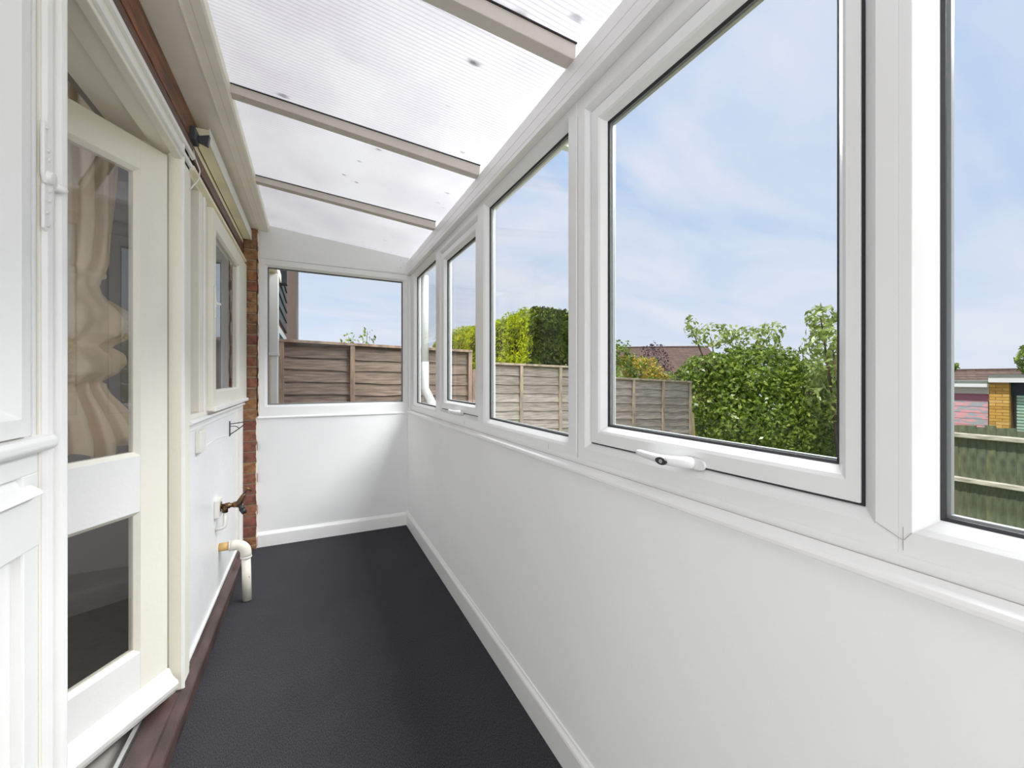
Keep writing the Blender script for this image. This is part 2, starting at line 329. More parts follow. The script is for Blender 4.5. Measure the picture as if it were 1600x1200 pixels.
# skirting boards
m = MB(); pr = [(.711, 0), (.695, 0), (.695, .088), (.697, .095), (.7035, .104), (.7055, .110), (.711, .110)]
m.prism(pr, YN, YF, XZ); tag(m.build('baseboard_right', M['skirt']), 'white bevelled skirting along the long dwarf wall', 'skirting', kind='structure')
m = MB(); pr = [(YF+.001, -.004), (YF-.016, -.004), (YF-.016, .082), (YF-.014, .088), (YF-.007, .097), (YF-.005, .103), (YF+.001, .103)]
m.prism(pr, -.354, .695, YZ); tag(m.build('baseboard_far', M['skirt']), 'white skirting along the foot of the end wall', 'skirting', kind='structure')
# sill nosing under the right windows
m = MB(); pr = [(.745, .918), (.7035, .918), (.700, .922), (.6995, .928), (.702, .934), (.711, .9375), (.729, .941), (.745, .941)]
m.prism(pr, YN, YF, XZ); tag(m.build('trim_1', M['skirt'], bevel=.001), 'thin white rounded sill strip along the long wall', 'sill', kind='structure')
bx('caulk_line', M['seam'], (.7285, .7292, YN, YF, .9405, .9418), bpy.data.objects['trim_1'])
m = MB(); pr = [(YF+.02, .912), (YF-.008, .912), (YF-.011, .916), (YF-.010, .923), (YF-.002, .928), (YF+.02, .928)]
m.prism(pr, -.35, .708, YZ); tag(m.build('trim_2', M['skirt'], bevel=.001), 'thin white sill strip under the end window', 'sill', kind='structure')

# ================================================================= right hand windows
K = 1.031
RM = lambda a, b, d: (d*K, a*K, 1.2+(b-1.2)*K)
OUT = .772
def pane_pair(rect, mapf, d0, parent, spacer=True, mat=None):
    m = MB()
    for d in (d0, d0+.014):
        a0, a1, b0, b1 = rect
        vs = [mapf(a, b, dd) for dd in (d, d+.004) for a, b in ((a0, b0), (a1, b0), (a1, b1), (a0, b1))]
        m.add(vs, [(0,1,2,3), (7,6,5,4), (0,4,5,1), (1,5,6,2), (2,6,7,3), (3,7,4,0)])
    o = m.build('pane', mat or M['glass'], parent)
    if spacer:
        m = MB(); m.ring([(inset(rect, 0), d0+.0045), (inset(rect, .006), d0+.0045), (inset(rect, .006), d0+.0135), (inset(rect, 0), d0+.0135)], mapf); m.build('spacer_bar', M['spacer'], o)
    return o
def fixed_light(parent, cell, bs, mapf, d0, bead=.025):
    """cell: outer rect of the flat; bs: rect where the bead slope starts"""
    m = MB(); be = inset(bs, bead)
    m.ring([(cell, d0), (bs, d0), (inset(bs, bead*.35), d0+.006), (be, d0+.022), (be, d0+.050), (cell, d0+.050)], mapf); fr = m.build('frame', M['upvc'], parent, bevel=.0008, seg=1)
    m = MB(); m.ring([(be, d0+.0215), (inset(be, .004), d0+.0245), (inset(be, .004), d0+.028), (be, d0+.028)], mapf); m.build('glazing_seal', M['seal'], parent)
    pane_pair(inset(be, .0005), mapf, d0+.029, parent)
    return fr
def casement(parent, cell, gap, mapf, d0, near_thin=0, handle=None):
    m = MB(); bs = inset(gap, -.018)
    m.ring([(cell, d0), (bs, d0), (inset(bs, .006), d0+.004), (gap, d0+.014), (gap, d0+.067), (cell, d0+.067)], mapf); m.build('frame', M['upvc'], parent, bevel=.0008, seg=1)
    m = MB(); m.ring([(inset(gap, -.0005), d0+.012), (inset(gap, .004), d0+.012), (inset(gap, .004), d0+.03), (inset(gap, -.0005), d0+.03)], mapf); m.build('gap_seal', M['seal'], parent)
    s0 = inset(gap, .0035); s0 = (s0[0], s0[1], s0[2], s0[3])
    fi = (s0[0]+.030-near_thin, s0[1]-.030, s0[2]+.030, s0[3]-.030); be = inset(fi, .018)
    m = MB(); m.ring([(s0, d0+.008), (fi, d0+.008), (inset(fi, .006), d0+.012), (be, d0+.028), (be, d0+.056), (s0, d0+.056)], mapf); sa = m.build('sash', M['upvc'], parent, bevel=.0008, seg=1)
    m = MB(); m.ring([(be, d0+.0275), (inset(be, .0045), d0+.031), (inset(be, .0045), d0+.034), (be, d0+.034)], mapf); m.build('glazing_seal', M['seal'], sa)
    pane_pair(inset(be, .0005), mapf, d0+.035, sa)
    return sa
ZT = 2.02
w2 = struct('window_2', 'far unit of the long white window run, narrow panes beside a hinged sash', 'window')
w3 = struct('window_3', 'near unit of the long white window run with the widest hinged sash', 'window')
fixed_light(w2, (2.513, 3.30, .965, ZT), (2.565, 3.205, .985, 2.0), RM, .708)
casement(w2, (1.785, 2.513, .965, ZT), (1.848, 2.463, 1.015, 1.960), RM, .708)
fixed_light(w2, (1.013, 1.785, .965, ZT), (1.063, 1.763, .990, 2.002), RM, .708)
casement(w3, (.272, 1.013, .965, ZT), (.315, .962, 1.015, 1.960), RM, .708, near_thin=.012)
fixed_light(w3, (-.52, .272, .965, ZT), (-.47, .258, .997, 2.002), RM, .708, bead=.02)
fixed_light(w3, (-1.50, -.52, .965, ZT), (-1.45, -.57, .997, 2.002), RM, .708)
# lower frame board, corner post, cover strips on the joints
for wn, y0, y1 in ((w2, 1.013, 3.328), (w3, -1.55, 1.013)):
    m = MB(); m.box(.7045*K+.003, .772*K, y0*K, y1*K, .930, 1.2+(.966-1.2)*K); m.build('sill_board', M['upvc'], wn, bevel=.0008)
m = MB(); m.box(.73, .796, 3.40, 3.47, .93, 2.048); m.build('corner_post', M['upvc'], w2, bevel=.0015)
m = MB(); m.box(.7295, .732, 1.0135*K-.001, 1.0135*K+.0005, .955, 2.0); m.build('joint_line', M['seam'], w2)
m = MB(); m.box(.7285, .731, 1.019*K, 1.052*K, .972, 2.044); m.build('cover_strip', M['upvc'], w2, bevel=.001)
m = MB(); m.box(.7293, .731, .2665*K, .2672*K, .964, .996); m.build('weld_line', M['seam'], w3)
for (ya, za, yb, zb) in ((.272-.004, .985, .297, 1.000), (.272-.006, .985, .258, .997)):
    p0 = Vector(RM(ya, za, .7075)); p1 = Vector(RM(yb, zb, .7075)); m = MB(); m.tube([p0, p1], .0005, 5); m.build('weld_line', M['seam'], w3)
for y in (1.18, 2.02):
    bx('weld_line', M['seam'], (.7291, .7305, y*K, y*K+.0012, .958, .975), w2)

def handle(parent, y, z, flip=1, s=1.0, button=True):
    """espagnolette handle lying along the sash; y,z centre of the escutcheon"""
    x = .7375
    m = MB(); m.prism([(y-.030*s+q[0]*0, z) for q in []] or [(y+.016*math.cos(a)+(.012 if math.cos(a) > 0 else -.018), z+.012*math.sin(a)) for a in [2*PI*i/20 for i in range(20)]], x, x-.006, YZ)
    me = m.build('handle_plate', M['upvc'], parent, bevel=.0015)
    m = MB(); pts = []; rs = []
    for i in range(15):
        t = i/14; yy = y + t*.135*s*flip; xx = x-.010-.026*math.sin(min(1, t*2.2)*PI/2)+.004*t; zz = z + .001 - .002*math.sin(t*PI) + .004*t
        pts.append((xx, yy, zz)); rs.append(.0125*(1-.45*t) if t < .95 else .005)
    m.tube([(x-.003, y, z)] + pts, [.012] + rs, 14)
    me2 = m.build('handle_lever', M['upvc'], parent, smooth=True)
    if button:
        m = MB(); yy = y+.048*s*flip
        xx = x-.043
        m.prism([(yy+.014*math.cos(a)*(1.25 if math.cos(a)*flip > 0 else 1), z-.001+.0085*math.sin(a)) for a in [2*PI*i/20 for i in range(20)]], xx+.004, xx-.002, YZ); bt = m.build('lock_button', M['black'], me2, bevel=.001)
        m = MB(); m.prism([(yy+.0045*math.cos(a), z-.001+.0045*math.sin(a)) for a in [2*PI*i/14 for i in range(14)]], xx-.001, xx-.0035, YZ); m.build('key_hole', M['spacer'], me2)
handle(w3, .628, 1.018)
handle(w2, 2.15, 1.012, button=False)

# ================================================================= end window
w1 = struct('window_1', 'square fixed white window in the end wall', 'window')
FM = lambda a, b, d: (a, d, b)
m = MB()
fixed_light(w1, (-.337, .716, .926, 2.056), (-.302, .689, .992, 2.018), lambda a, b, d: (a, d, b - (.010*(a+.3) if b > 1.5 else 0)), YF, bead=.016)
m = MB(); m.tube([(.727, YF-.012, .93), (.727, YF-.012, 2.04)], .014, 8); m.build('corner_seal', M['upvc'], w1)

# ================================================================= roof
roof = struct('ceiling', 'sloping translucent ribbed plastic roof on slim white glazing bars', 'roof')
zs = lambda x: 2.298-.109*(x+.273)
rz_ = [(-1.50, -1.50), (-.47, -.50), (.33, .27), (1.115, 1.065), (1.885, 1.842), (2.655, 2.605)]
for i in range(len(rz_)):
    yl0, yr0 = rz_[i]; yl1, yr1 = rz_[i+1] if i+1 < len(rz_) else (YF+.05, YF+.05)
    m = MB(); xa, xb = -.34, .80
    vs = [(xa, yl0, zs(xa)), (xb, yr0, zs(xb)), (xb, yr1, zs(xb)), (xa, yl1, zs(xa))]; vs += [(x, y, z+.012) for x, y, z in vs]
    m.add(vs, [(0,1,2,3)], 0); m.add(vs, [(4,5,6,7), (0,1,5,4), (1,2,6,5), (2,3,7,6), (3,0,4,7)], 1)
    m.build('roof_sheet', [M['opal'], M['glass']], roof)
for yl, yr in rz_:
    m = MB(); wd = .044
    zl, zr = 2.266, 2.145; xl, xr = -.275, .705
    m.add([(xl, yl-wd, zl), (xr, yr-wd, zr), (xr, yr, zr), (xl, yl, zl), (xl, yl-wd-.004, zs(xl)-.001), (xr, yr-wd-.004, zs(xr)-.001), (xr, yr+.004, zs(xr)-.001), (xl, yl+.004, zs(xl)-.001)],
          [(0,3,2,1), (4,5,6,7), (0,1,5,4), (2,3,7,6), (1,2,6,5), (0,4,7,3)])
    o = m.build('rafter', M['rafter'], roof, bevel=.002)
    m = MB(); m.add([(xl, yl-wd-.0095, zs(xl)-.0035), (xr, yr-wd-.0095, zs(xr)-.0035), (xr, yr-wd-.004, zs(xr)-.0035), (xl, yl-wd-.004, zs(xl)-.0035), (xl, yl-wd-.0095, zs(xl)-.0005), (xr, yr-wd-.0095, zs(xr)-.0005), (xr, yr-wd-.004, zs(xr)-.0005), (xl, yl-wd-.004, zs(xl)-.0005)],
          [(0,3,2,1), (4,5,6,7), (0,1,5,4), (2,3,7,6), (1,2,6,5), (0,4,7,3)]); m.build('glazing_gasket', M['seal'], o)
m = MB(); pr = [(.700, 2.046), (.700, 2.062), (.7015, 2.063), (.7015, 2.0645), (.700, 2.0655), (.700, 2.101), (.7015, 2.102), (.7015, 2.1035), (.700, 2.1045), (.700, 2.1455), (.735, 2.178), (.80, 2.172), (.80, 2.046)]
m.prism(pr, YN, YF+.05, XZ); m.build('eaves_beam', M['upvc_beam'], roof, bevel=.0008, seg=1)
m = MB(); m.prism([(-.334, 2.252), (-.279, 2.252), (-.275, 2.256), (-.275, 2.300), (-.334, 2.31)], YN, YF, XZ); m.build('wall_plate', M['plate'], roof, bevel=.001)
m = MB(); m.prism([(-.276, 2.254), (-.2725, 2.258), (-.2725, 2.297), (-.276, 2.297)], YN, YF, XZ); m.build('plate_lip', M['cream'], roof)
m = MB(); m.box(-.337, -.3325, YN, YF, 2.2475, 2.256); m.build('plate_bead', M['cream'], roof)
bx('soffit_board', M['plate'], (-.445, -.337, YN, YF, 2.254, 2.275), roof, bevel=.001)
bx('plate_seam', M['seam'], (-.306, -.3053, YN, YF, 2.2514, 2.2525), roof)
tag(bx('roof_flashing', M['roomceil'], (-.60, -.335, YN-.1, YF+.1, 2.312, 2.33), roof))

# ================================================================= house side
wl = struct('wall_left', 'old white painted timber and panel front of the house', 'wall')
bx('lower_panel', M['whitepanel'], (-.50, -.44, 1.99, 3.40, .075, 1.035), wl, bevel=.002)
bx('edge_batten', M['cream'], (-.442, -.434, 3.20, 3.26, .085, 1.02), wl, bevel=.002)
bx('corner_batten', M['white'], (-.46, -.430, 3.345, 3.408, .075, 2.03), wl, bevel=.003)
bx('bottom_batten', M['white'], (-.44, -.432, 1.99, 3.40, .082, .100), wl, bevel=.003)
bx('top_batten', M['white'], (-.44, -.433, 1.99, 3.40, .985, .999), wl, bevel=.003)
bx('filler_patch', M['white'], (-.4405, -.4385, 2.72, 2.80, .70, .84), wl, bevel=.001)
bx('filler_patch', M['white'], (-.4405, -.4388, 3.00, 3.05, .62, .72), wl, bevel=.001)
# brick pier at the far end
bx('mortar', M['mortar'], (-.66, -.352, 3.416, 3.66, -.3, 2.25), wl)
zc = .012; ci = 0
while zc + .065 < 2.26:
    off = -.447 if ci % 2 else -.452
    for (x0, x1) in ((off, -.3465 - .003*(ci % 3)), (off-.2235, off-.011)):
        j = random.uniform(-.0015, .0015)
        bx('brick', random.choice(BR), (x0, x1, 3.408+j, 3.51, zc, zc+.065), wl, bevel=.003)
    zc += .075; ci += 1
bx('brick', BR[2], (-.447, -.35, 3.39, 3.41, -.002, .03), wl, bevel=.004)
# ragged caulk between brick and white frame
m = MB(); zz = .0; top = []
while zz < 2.25:
    top.append((-.3525 + random.uniform(-.0035, .004) + (.012 if zz > .93 else 0), zz)); zz += .018
vs = [(x, 3.4065, z) for x, z in top] + [(-.333 if z > .93 else -.349, 3.4065, z) for x, z in top]; n_ = len(top)
vs += [(x, 3.43, z) for x, y, z in vs]
fs = [(i, i+1, n_+i+1, n_+i) for i in range(n_-1)] + [(2*n_+i, 3*n_+i, 3*n_+i+1, 2*n_+i+1) for i in range(n_-1)] + [(i, 2*n_+i, 2*n_+i+1, i+1) for i in range(n_-1)] + [(n_+i, n_+i+1, 3*n_+i+1, 3*n_+i) for i in range(n_-1)]
m.add(vs, fs); m.build('caulk', M['caulk'], wl)

# brown stained lintel timbers over the door and window
bx('lower_lintel', M['browntimber'], (-.56, -.424, YN, 3.40, 2.072, 2.128), wl, bevel=.003)
bx('lintel_gap', M['black'], (-.56, -.445, YN, 3.40, 2.128, 2.15), wl)
bx('upper_lintel', M['redtimber'], (-.56, -.430, YN, 3.40, 2.150, 2.253), wl, bevel=.006)

# threshold
m = MB(); pr = [(-.50, 0.0), (-.395, 0.0), (-.395, .052), (-.399, .058), (-.425, .068), (-.430, .076), (-.50, .082)]
m.prism(pr, -1.2, 3.405, XZ); th = m.build('trim_3', M['threshold'], bevel=.0015); tag(th, 'dark brown painted timber threshold along the house wall', 'threshold', kind='structure')
bx('metal_strip', M['alu'], (-.512, -.498, .6, 1.86, .078, .088), th, bevel=.002)
bx('dark_channel', M['black'], (-.498, -.493, .6, 1.86, .0805, .0835), th)

# far timber window with hinged sash
w4 = struct('window_4', 'old cream timber casement between the glazed door and the brick pier', 'window')
HM = lambda a, b, d: (-d, a, b)     # depth inwards to the house
m = MB(); m.ring([((2.0, 3.345, 1.035, 2.06), .432), ((2.03, 3.335, 1.055, 2.000), .432), ((2.03, 3.335, 1.055, 2.000), .50), ((2.0, 3.345, 1.035, 2.06), .50)], HM); m.build('frame', M['cream'], w4, bevel=.002)
bx('mullion', M['cream'], (-.50, -.430, 2.165, 2.300, 1.055, 2.0), w4, bevel=.003)
bx('mullion_bead', M['white'], (-.430, -.424, 2.225, 2.245, 1.055, 2.0), w4, bevel=.002)
m = MB(); m.box(-.474, -.470, 2.03, 2.165, 1.055, 2.0); m.build('pane', M['oldglass'], w4)
so = (2.305, 3.395, 1.050, 1.985)
m = MB(); m.ring([(so, .408), ((2.372, 3.075, 1.135, 1.905), .408), ((2.384, 3.063, 1.145, 1.895), .420), ((2.384, 3.063, 1.145, 1.895), .448), (so, .448)], HM)
# sash is wide at its hinge side because the frame closes over it
sa4 = m.build('sash', M['cream'], w4, bevel=.002)
m = MB(); m.box(-.430, -.426, 2.380, 3.067, 1.142, 1.90); m.build('pane', M['oldglass'], sa4)
bx('sash_drip', M['white'], (-.412, -.396, 2.31, 3.395, 1.045, 1.066), sa4, bevel=.004)
m = MB(); m.prism([(-.44, 2.005), (-.412, 2.012), (-.409, 2.02), (-.412, 2.028), (-.432, 2.035), (-.44, 2.06)], 1.99, 3.42, XZ); m.build('head_moulding', M['yellowed'], w4, bevel=.001)
bx('head_fascia', M['yellowed'], (-.45, -.429, 2.08, 3.395, 2.085, 2.166), w4, bevel=.002)
m = MB(); m.prism([(-.445, 1.036), (-.420, 1.030), (-.416, 1.022), (-.420, 1.016), (-.445, 1.010)], 1.99, 3.41, XZ); m.build('sill_bead', M['white'], w4, bevel=.001)
def stay(parent, y, z, s=1.0, x=-.408):
    m = MB(); m.prism([(y-.010*s, z+.10*s), (y+.004*s, z+.10*s), (y+.012*s, z+.03*s), (y+.022*s, z+.012*s), (y+.022*s, z-.012*s), (y+.010*s, z-.03*s), (y+.006*s, z-.09*s), (y-.010*s, z-.09*s)], x, x+.006, YZ); o = m.build('hinge_plate', M['white'], parent, bevel=.002)
    m = MB(); m.tube([(x+.004, y+.012*s, z), (x+.022, y+.022*s, z-.003)], [.010*s, .007*s], 12); m.build('hinge_knuckle', M['white'], parent, smooth=True, bevel=.0015)
stay(w4, 2.335, 1.55, .8); stay(w4, 3.385, 1.55, .7, x=-.430)

# white batten box hanging from the soffit over the far window
bb = MB(); bb.box(-.425, -.380, 2.075, 3.375, 2.166, 2.222); bb.box(-.425, -.384, 2.075, 3.375, 2.164, 2.167)
b1 = bb.build('timber_pelmet', [M['yellowed']]); tag(b1, 'long cream timber box rail fixed under the soffit above the far casement', 'pelmet')
bx('front_face', M['white'], (-.3805, -.376, 2.070, 3.378, 2.162, 2.226), b1, bevel=.001)
m = MB(); m.box(-.455, -.412, 2.005, 2.07, 2.140, 2.192); t0 = m.build('end_bracket', M['darkgrey'], bevel=.003); tag(t0, 'dark grey plastic bracket at the near end of the cream box rail', 'bracket')
m = MB(); m.prism([(-.412, 2.176), (-.412, 2.156), (-.380, 2.144), (-.374, 2.188)], 2.045, 2.069, XZ); m.build('wedge', M['darkgrey'], t0, bevel=.001)
m = MB(); m.tube([(-.432, 2.03, 2.13), (-.420, 2.035, 2.085), (-.402, 2.03, 2.03), (-.404, 2.02, 1.99), (-.424, 1.995, 1.94), (-.436, 1.975, 1.91)], .0025, 8)
tag(m.build('loose_wire', M['plastic'], smooth=True), 'short white wire hanging loose from the dark bracket', 'wire')

# glazed door frame and leaf
d1 = struct('door_1', 'cream glazed timber door standing ajar into the dark room', 'door')
def fbox(*a, mat='cream', name='door_frame', bevel=.003): return bx(name, M[mat], a, d1, bevel)
m = MB(); m.box(-.460, -.420, 1.857, 1.955, .079, 2.07); m.box(-.562, -.460, 1.872, 1.975, .079, 2.07); m.build('far_jamb', M['cream'], d1, bevel=.003)
m = MB(); m.prism(arc((-.420, 1.866), .006, -PI/2, PI/2, 6), .079, 2.05, XY); m.build('jamb_bead', M['white'], d1)
bx('far_jamb_cover', M['cream'], (-.50, -.428, 1.957, 1.998, .079, 2.07), d1, .004)
m = MB(); m.box(-.460, -.424, 1.000, 1.068, .079, 2.07); m.box(-.60, -.460, .975, 1.052, .079, 2.07); m.build('near_jamb', M['cream'], d1, bevel=.003)
m = MB(); m.prism([(-.424, 1.070), (-.414, 1.066), (-.411, 1.056), (-.414, 1.046), (-.424, 1.040)], .079, 2.05, XY); m.build('jamb_bead', M['white'], d1, bevel=.001)
m = MB(); m.prism([(-.424, 1.034), (-.417, 1.030), (-.415, 1.018), (-.417, 1.008), (-.424, 1.004)], .079, 2.05, XY); m.build('jamb_bead', M['white'], d1, bevel=.001)
m = MB(); m.box(-.445, -.420, .97, 1.96, 1.988, 2.07); m.box(-.50, -.445, 1.0, 1.96, 2.004, 2.07); m.box(-.60, -.50, 1.0, 1.96, 2.035, 2.15); m.build('head', M['cream'], d1, bevel=.003)
m = MB(); m.prism([(-.420, 2.000), (-.412, 2.003), (-.409, 2.012), (-.412, 2.020), (-.420, 2.024)], .90, 1.96, XZ); m.prism([(-.420, 2.048), (-.411, 2.052), (-.409, 2.060), (-.411, 2.068), (-.420, 2.071)], .90, 1.99, XZ); m.build('head_bead', M['white'], d1, bevel=.001)

leafM = Matrix(((-.5155, -.857, 0, -.457), (-.857, .5155, 0, 1.838), (0, 0, 1, 0), (0, 0, 0, 1)))
leaf = MB(); DM = lambda a, b, d: tuple(leafM @ Vector((a, d, b)))
o1 = (.097, .665, .947, 1.887); o2 = (.097, .665, .300, .762); full = (0, .765, .090, 1.985)
# stiles and rails
def lbox(mb, a0, a1, b0, b1, d0, d1_):
    vs = [DM(a, b, d) for b in (b0, b1) for d in (d0, d1_) for a in (a0, a1)]
    mb.add(vs, [(0,2,3,1), (4,5,7,6), (0,1,5,4), (2,6,7,3), (0,4,6,2), (1,3,7,5)])
lbox(leaf, 0, .097, .09, 1.985, 0, .044); lbox(leaf, .665, .765, .09, 1.985, 0, .044)
lf = leaf.build('stiles', M['cream'], d1, bevel=.002)
m = MB(); lbox(m, .097, .665, 1.887, 1.985, 0, .044); m.build('top_rail', M['cream'], d1, bevel=.0015)
m = MB(); lbox(m, .097, .665, .762, .947, 0, .044); m.build('middle_rail', M['white'], d1, bevel=.0015)
m = MB(); lbox(m, .097, .665, .09, .300, 0, .044); m.build('bottom_rail', M['white'], d1, bevel=.0015)
for o in (o1, o2):
    m = MB(); m.ring([(inset(o, -.001), .002), (inset(o, .001), .002), (inset(o, .012), .013), (inset(o, .012), .030), (inset(o, -.001), .030)], DM); m.build('glazing_bead', M['cream'], d1, bevel=.0008)
    m = MB(); lbox(m, o[0]+.003, o[1]-.003, o[2]+.003, o[3]-.003, .016, .020); m.build('pane', M['oldglass'], d1)
m = MB(); m.prism([(.002, .178), (-.006, .174), (-.010, .164), (-.018, .150), (-.036, .136), (-.040, .128), (-.036, .112), (-.026, .094), (.002, .092)], -.004, .765, lambda p, q, a: DM(a, q, p)); m.build('weather_bar', M['white'], d1, bevel=.0015)

# near side window of the house
w5 = struct('window_5', 'old white timber window at the left edge with moulded rails and panel below', 'window')
XS = -.42
m = MB(); m.ring([((-1.0, .962, 1.105, 2.05), .418), ((-.95, .938, 1.134, 2.02), .418), ((-.915, .903, 1.156, 1.985), .436), ((-.915, .903, 1.156, 1.985), .46), ((-1.0, .962, 1.105, 2.05), .46)], HM); sa5 = m.build('sash', M['white'], w5, bevel=.0015)
m = MB(); m.box(-.442, -.438, -.92, .908, 1.15, 1.99); m.build('pane', M['oldglass'], sa5)
bx('frame_stile', M['white'], (-.46, -.427, .965, .998, 1.10, 2.05), w5, .003)
bx('stile_bead', M['white'], (-.430, -.421, .975, .985, 1.10, 2.05), w5, .002)
m = MB(); m.prism([(-.45, 1.106), (-.412, 1.100), (-.406, 1.094), (-.406, 1.082), (-.412, 1.076), (-.45, 1.072)], -1.0, 1.018, XZ); m.build('sill', M['white'], w5, bevel=.003)
bx('upper_rail', M['white'], (-.46, -.424, -1.0, .996, 1.038, 1.074), w5, .002)
m = MB(); m.prism([(-.45, 1.040), (-.434, 1.038), (-.428, 1.024), (-.412, 1.013), (-.407, 1.005), (-.420, 1.001), (-.45, 1.0)], -1.0, .976, XZ); m.build('weather_moulding', M['white'], w5, bevel=.0015)
bx('middle_rail', M['white'], (-.46, -.421, -1.0, .996, .914, 1.001), w5, .002)
bx('lower_stile', M['white'], (-.46, -.424, .955, .998, .079, 1.04), w5, .003)
bx('lower_panel', M['white'], (-.46, -.438, -1.0, .957, .079, .916), w5, .001)
bx('side_stile', M['white'], (-.46, -.44, -1.6, -1.0, .0, 2.07), w5, .001)
# painted cranked hinge on the jamb
hx = -.4215
m = MB(); m.prism([(.994, 1.648), (1.002, 1.648), (1.006, 1.60), (1.026, 1.572), (1.036, 1.556), (1.030, 1.540), (1.000, 1.540), (.994, 1.556)], hx, hx+.006, YZ); hg = m.build('hinge', M['white'], w5, bevel=.002)
m = MB(); m.prism([(.996, 1.538), (1.020, 1.538), (1.024, 1.520), (1.014, 1.500), (1.012, 1.462), (1.006, 1.456), (.996, 1.462)], hx, hx+.005, YZ); m.build('hinge_leaf', M['white'], hg, bevel=.002)
m = MB(); m.tube([(hx+.004, 1.010, 1.553), (hx+.012, 1.010, 1.552)], [.013, .010], 16); m.tube([(hx+.004, 1.030, 1.546), (hx+.011, 1.040, 1.545), (hx+.012, 1.046, 1.545)], [.008, .008, .005], 10); m.build('hinge_knuckle', M['white'], hg, smooth=True, bevel=.001)
for (y, z) in ((1.0, 1.636), (1.006, 1.598), (1.008, 1.584), (1.012, 1.530), (1.010, 1.512), (1.004, 1.490), (1.006, 1.467)):
    m = MB(); m.tube([(hx+.004, y, z), (hx+.0085, y, z)], .0026, 10); m.build('screw', M['plastic'], hg)

# ================================================================= small fittings on the white panel
m = MB(); m.box(-.441, -.418, 2.135, 2.222, .882, .978); t = m.build('socket_cover', M['plastic'], bevel=.006, seg=3); tag(t, 'blank grey-white socket box on the painted panel beside the door', 'socket')
# iron hook
hk = empty('wall_hook', (-.44, 2.94, .90)); tag(hk, 'small black iron bracket hook on the white panel below the casement', 'hook')
def rel(o, pts): return [tuple(Vector(p)-o.location) for p in pts]
m = MB(); m.box(0, .004, -.012, .012, -.045, .045); m.build('back_plate', M['black'], hk, bevel=.001)
m = MB(); m.tube([(.003, 0, .028), (.055, .03, .032), (.095, .05, .036)], .0028, 8); m.tube([(.003, 0, -.035), (.04, .02, -.008), (.075, .04, .022)], .0028, 8); m.tube([(.003, 0, .015), (.03, .015, .012), (.045, .024, -.002)], .0024, 8); m.build('arm', M['black'], hk)
# old cable along the panel
m = MB(); m.tube([(-.4385, 2.23, .885), (-.4385, 2.5, .893), (-.4385, 2.90, .865)], .0016, 6); tag(m.build('painted_cable', M['whitepanel']), 'thin painted cable running across the panel from socket box to hook', 'cable')
# outside tap
tp = empty('garden_tap', (-.44, 2.55, .54)); tag(tp, 'tarnished brass lever tap on a white block low on the panel', 'tap')
m = MB(); m.box(0, .022, -.045, .045, -.045, .045); m.build('mounting_block', M['plastic'], tp, bevel=.004)
m = MB(); m.tube([(.022, 0, .004), (.024, 0, .004)], .026, 18); m.tube([(.024, 0, .004), (.040, 0, .004), (.042, 0, .004), (.060, 0.0, .005), (.062, 0, .005), (.078, 0, .005)], [.012, .012, .015, .015, .011, .011], 14); m.tube([(.075, 0, .005), (.092, 0, .006), (.103, 0, .014), (.118, 0, .045), (.126, 0, .060)], [.014, .017, .016, .011, .008], 14)
m.tube([(.040, 0, .004), (.040, 0, -.028)], [.013, .013], 14); m.build('body', M['brass'], tp, smooth=True)
m = MB(); m.tube([(.122, 0, .056), (.135, 0, .082)], [.006, .005], 10); m.tube([(.118, 0, .092), (.136, 0, .084), (.156, 0, .070)], [.005, .006, .005], 10); m.build('handle', M['brass'], tp, smooth=True)
m = MB(); m.tube([(.100, 0, .006), (.110, 0, -.014), (.113, 0, -.020)], [.011, .012, .015], 14); m.tube([(.113, 0, -.020), (.125, 0, -.045)], [.015, .012], 14); m.build('spout_connector', M['black'], tp, smooth=True)
m = MB(); m.tube([(.040, 0, -.028), (.040, -.004, -.085), (.037, -.008, -.098), (.028, -.01, -.104), (0, -.012, -.106)], .0095, 12); m.build('supply_pipe', M['plastic'], tp, smooth=True)
# waste pipe
wp = empty('waste_pipe', (-.44, 2.635, 0)); tag(wp, 'grubby white plastic waste pipe elbowing from the panel down to the carpet', 'pipe')
m = MB(); m.tube([(0, 0, .307), (.055, 0, .307)], .0215, 20); m.build('wall_stub', M['pipeyellow'], wp, smooth=True)
m = MB(); pts = [(.046, 0, .307), (.070, 0, .307)] + [(.072+.048*math.sin(a), 0, .307-.048*(1-math.cos(a))) for a in [PI/2*i/8 for i in range(9)]] + [(.1205, 0, .235)]
m.tube(pts, [.0265, .0265] + [.0262]*9 + [.0262], 22); m.build('elbow', M['pipe'], wp, smooth=True)
m = MB(); m.tube([(.045, 0, .307), (.050, 0, .307)], .028, 20); m.build('collar', M['plastic'], wp, smooth=True)
m = MB(); m.tube([(.1205, 0, .240), (.1205, 0, .232)], .0278, 20); m.build('collar', M['plastic'], wp, smooth=True)
m = MB(); m.tube([(.1205, 0, .24), (.127, -.008, .005)], .0215, 22); m.build('down_pipe', M['pipe'], wp, smooth=True)
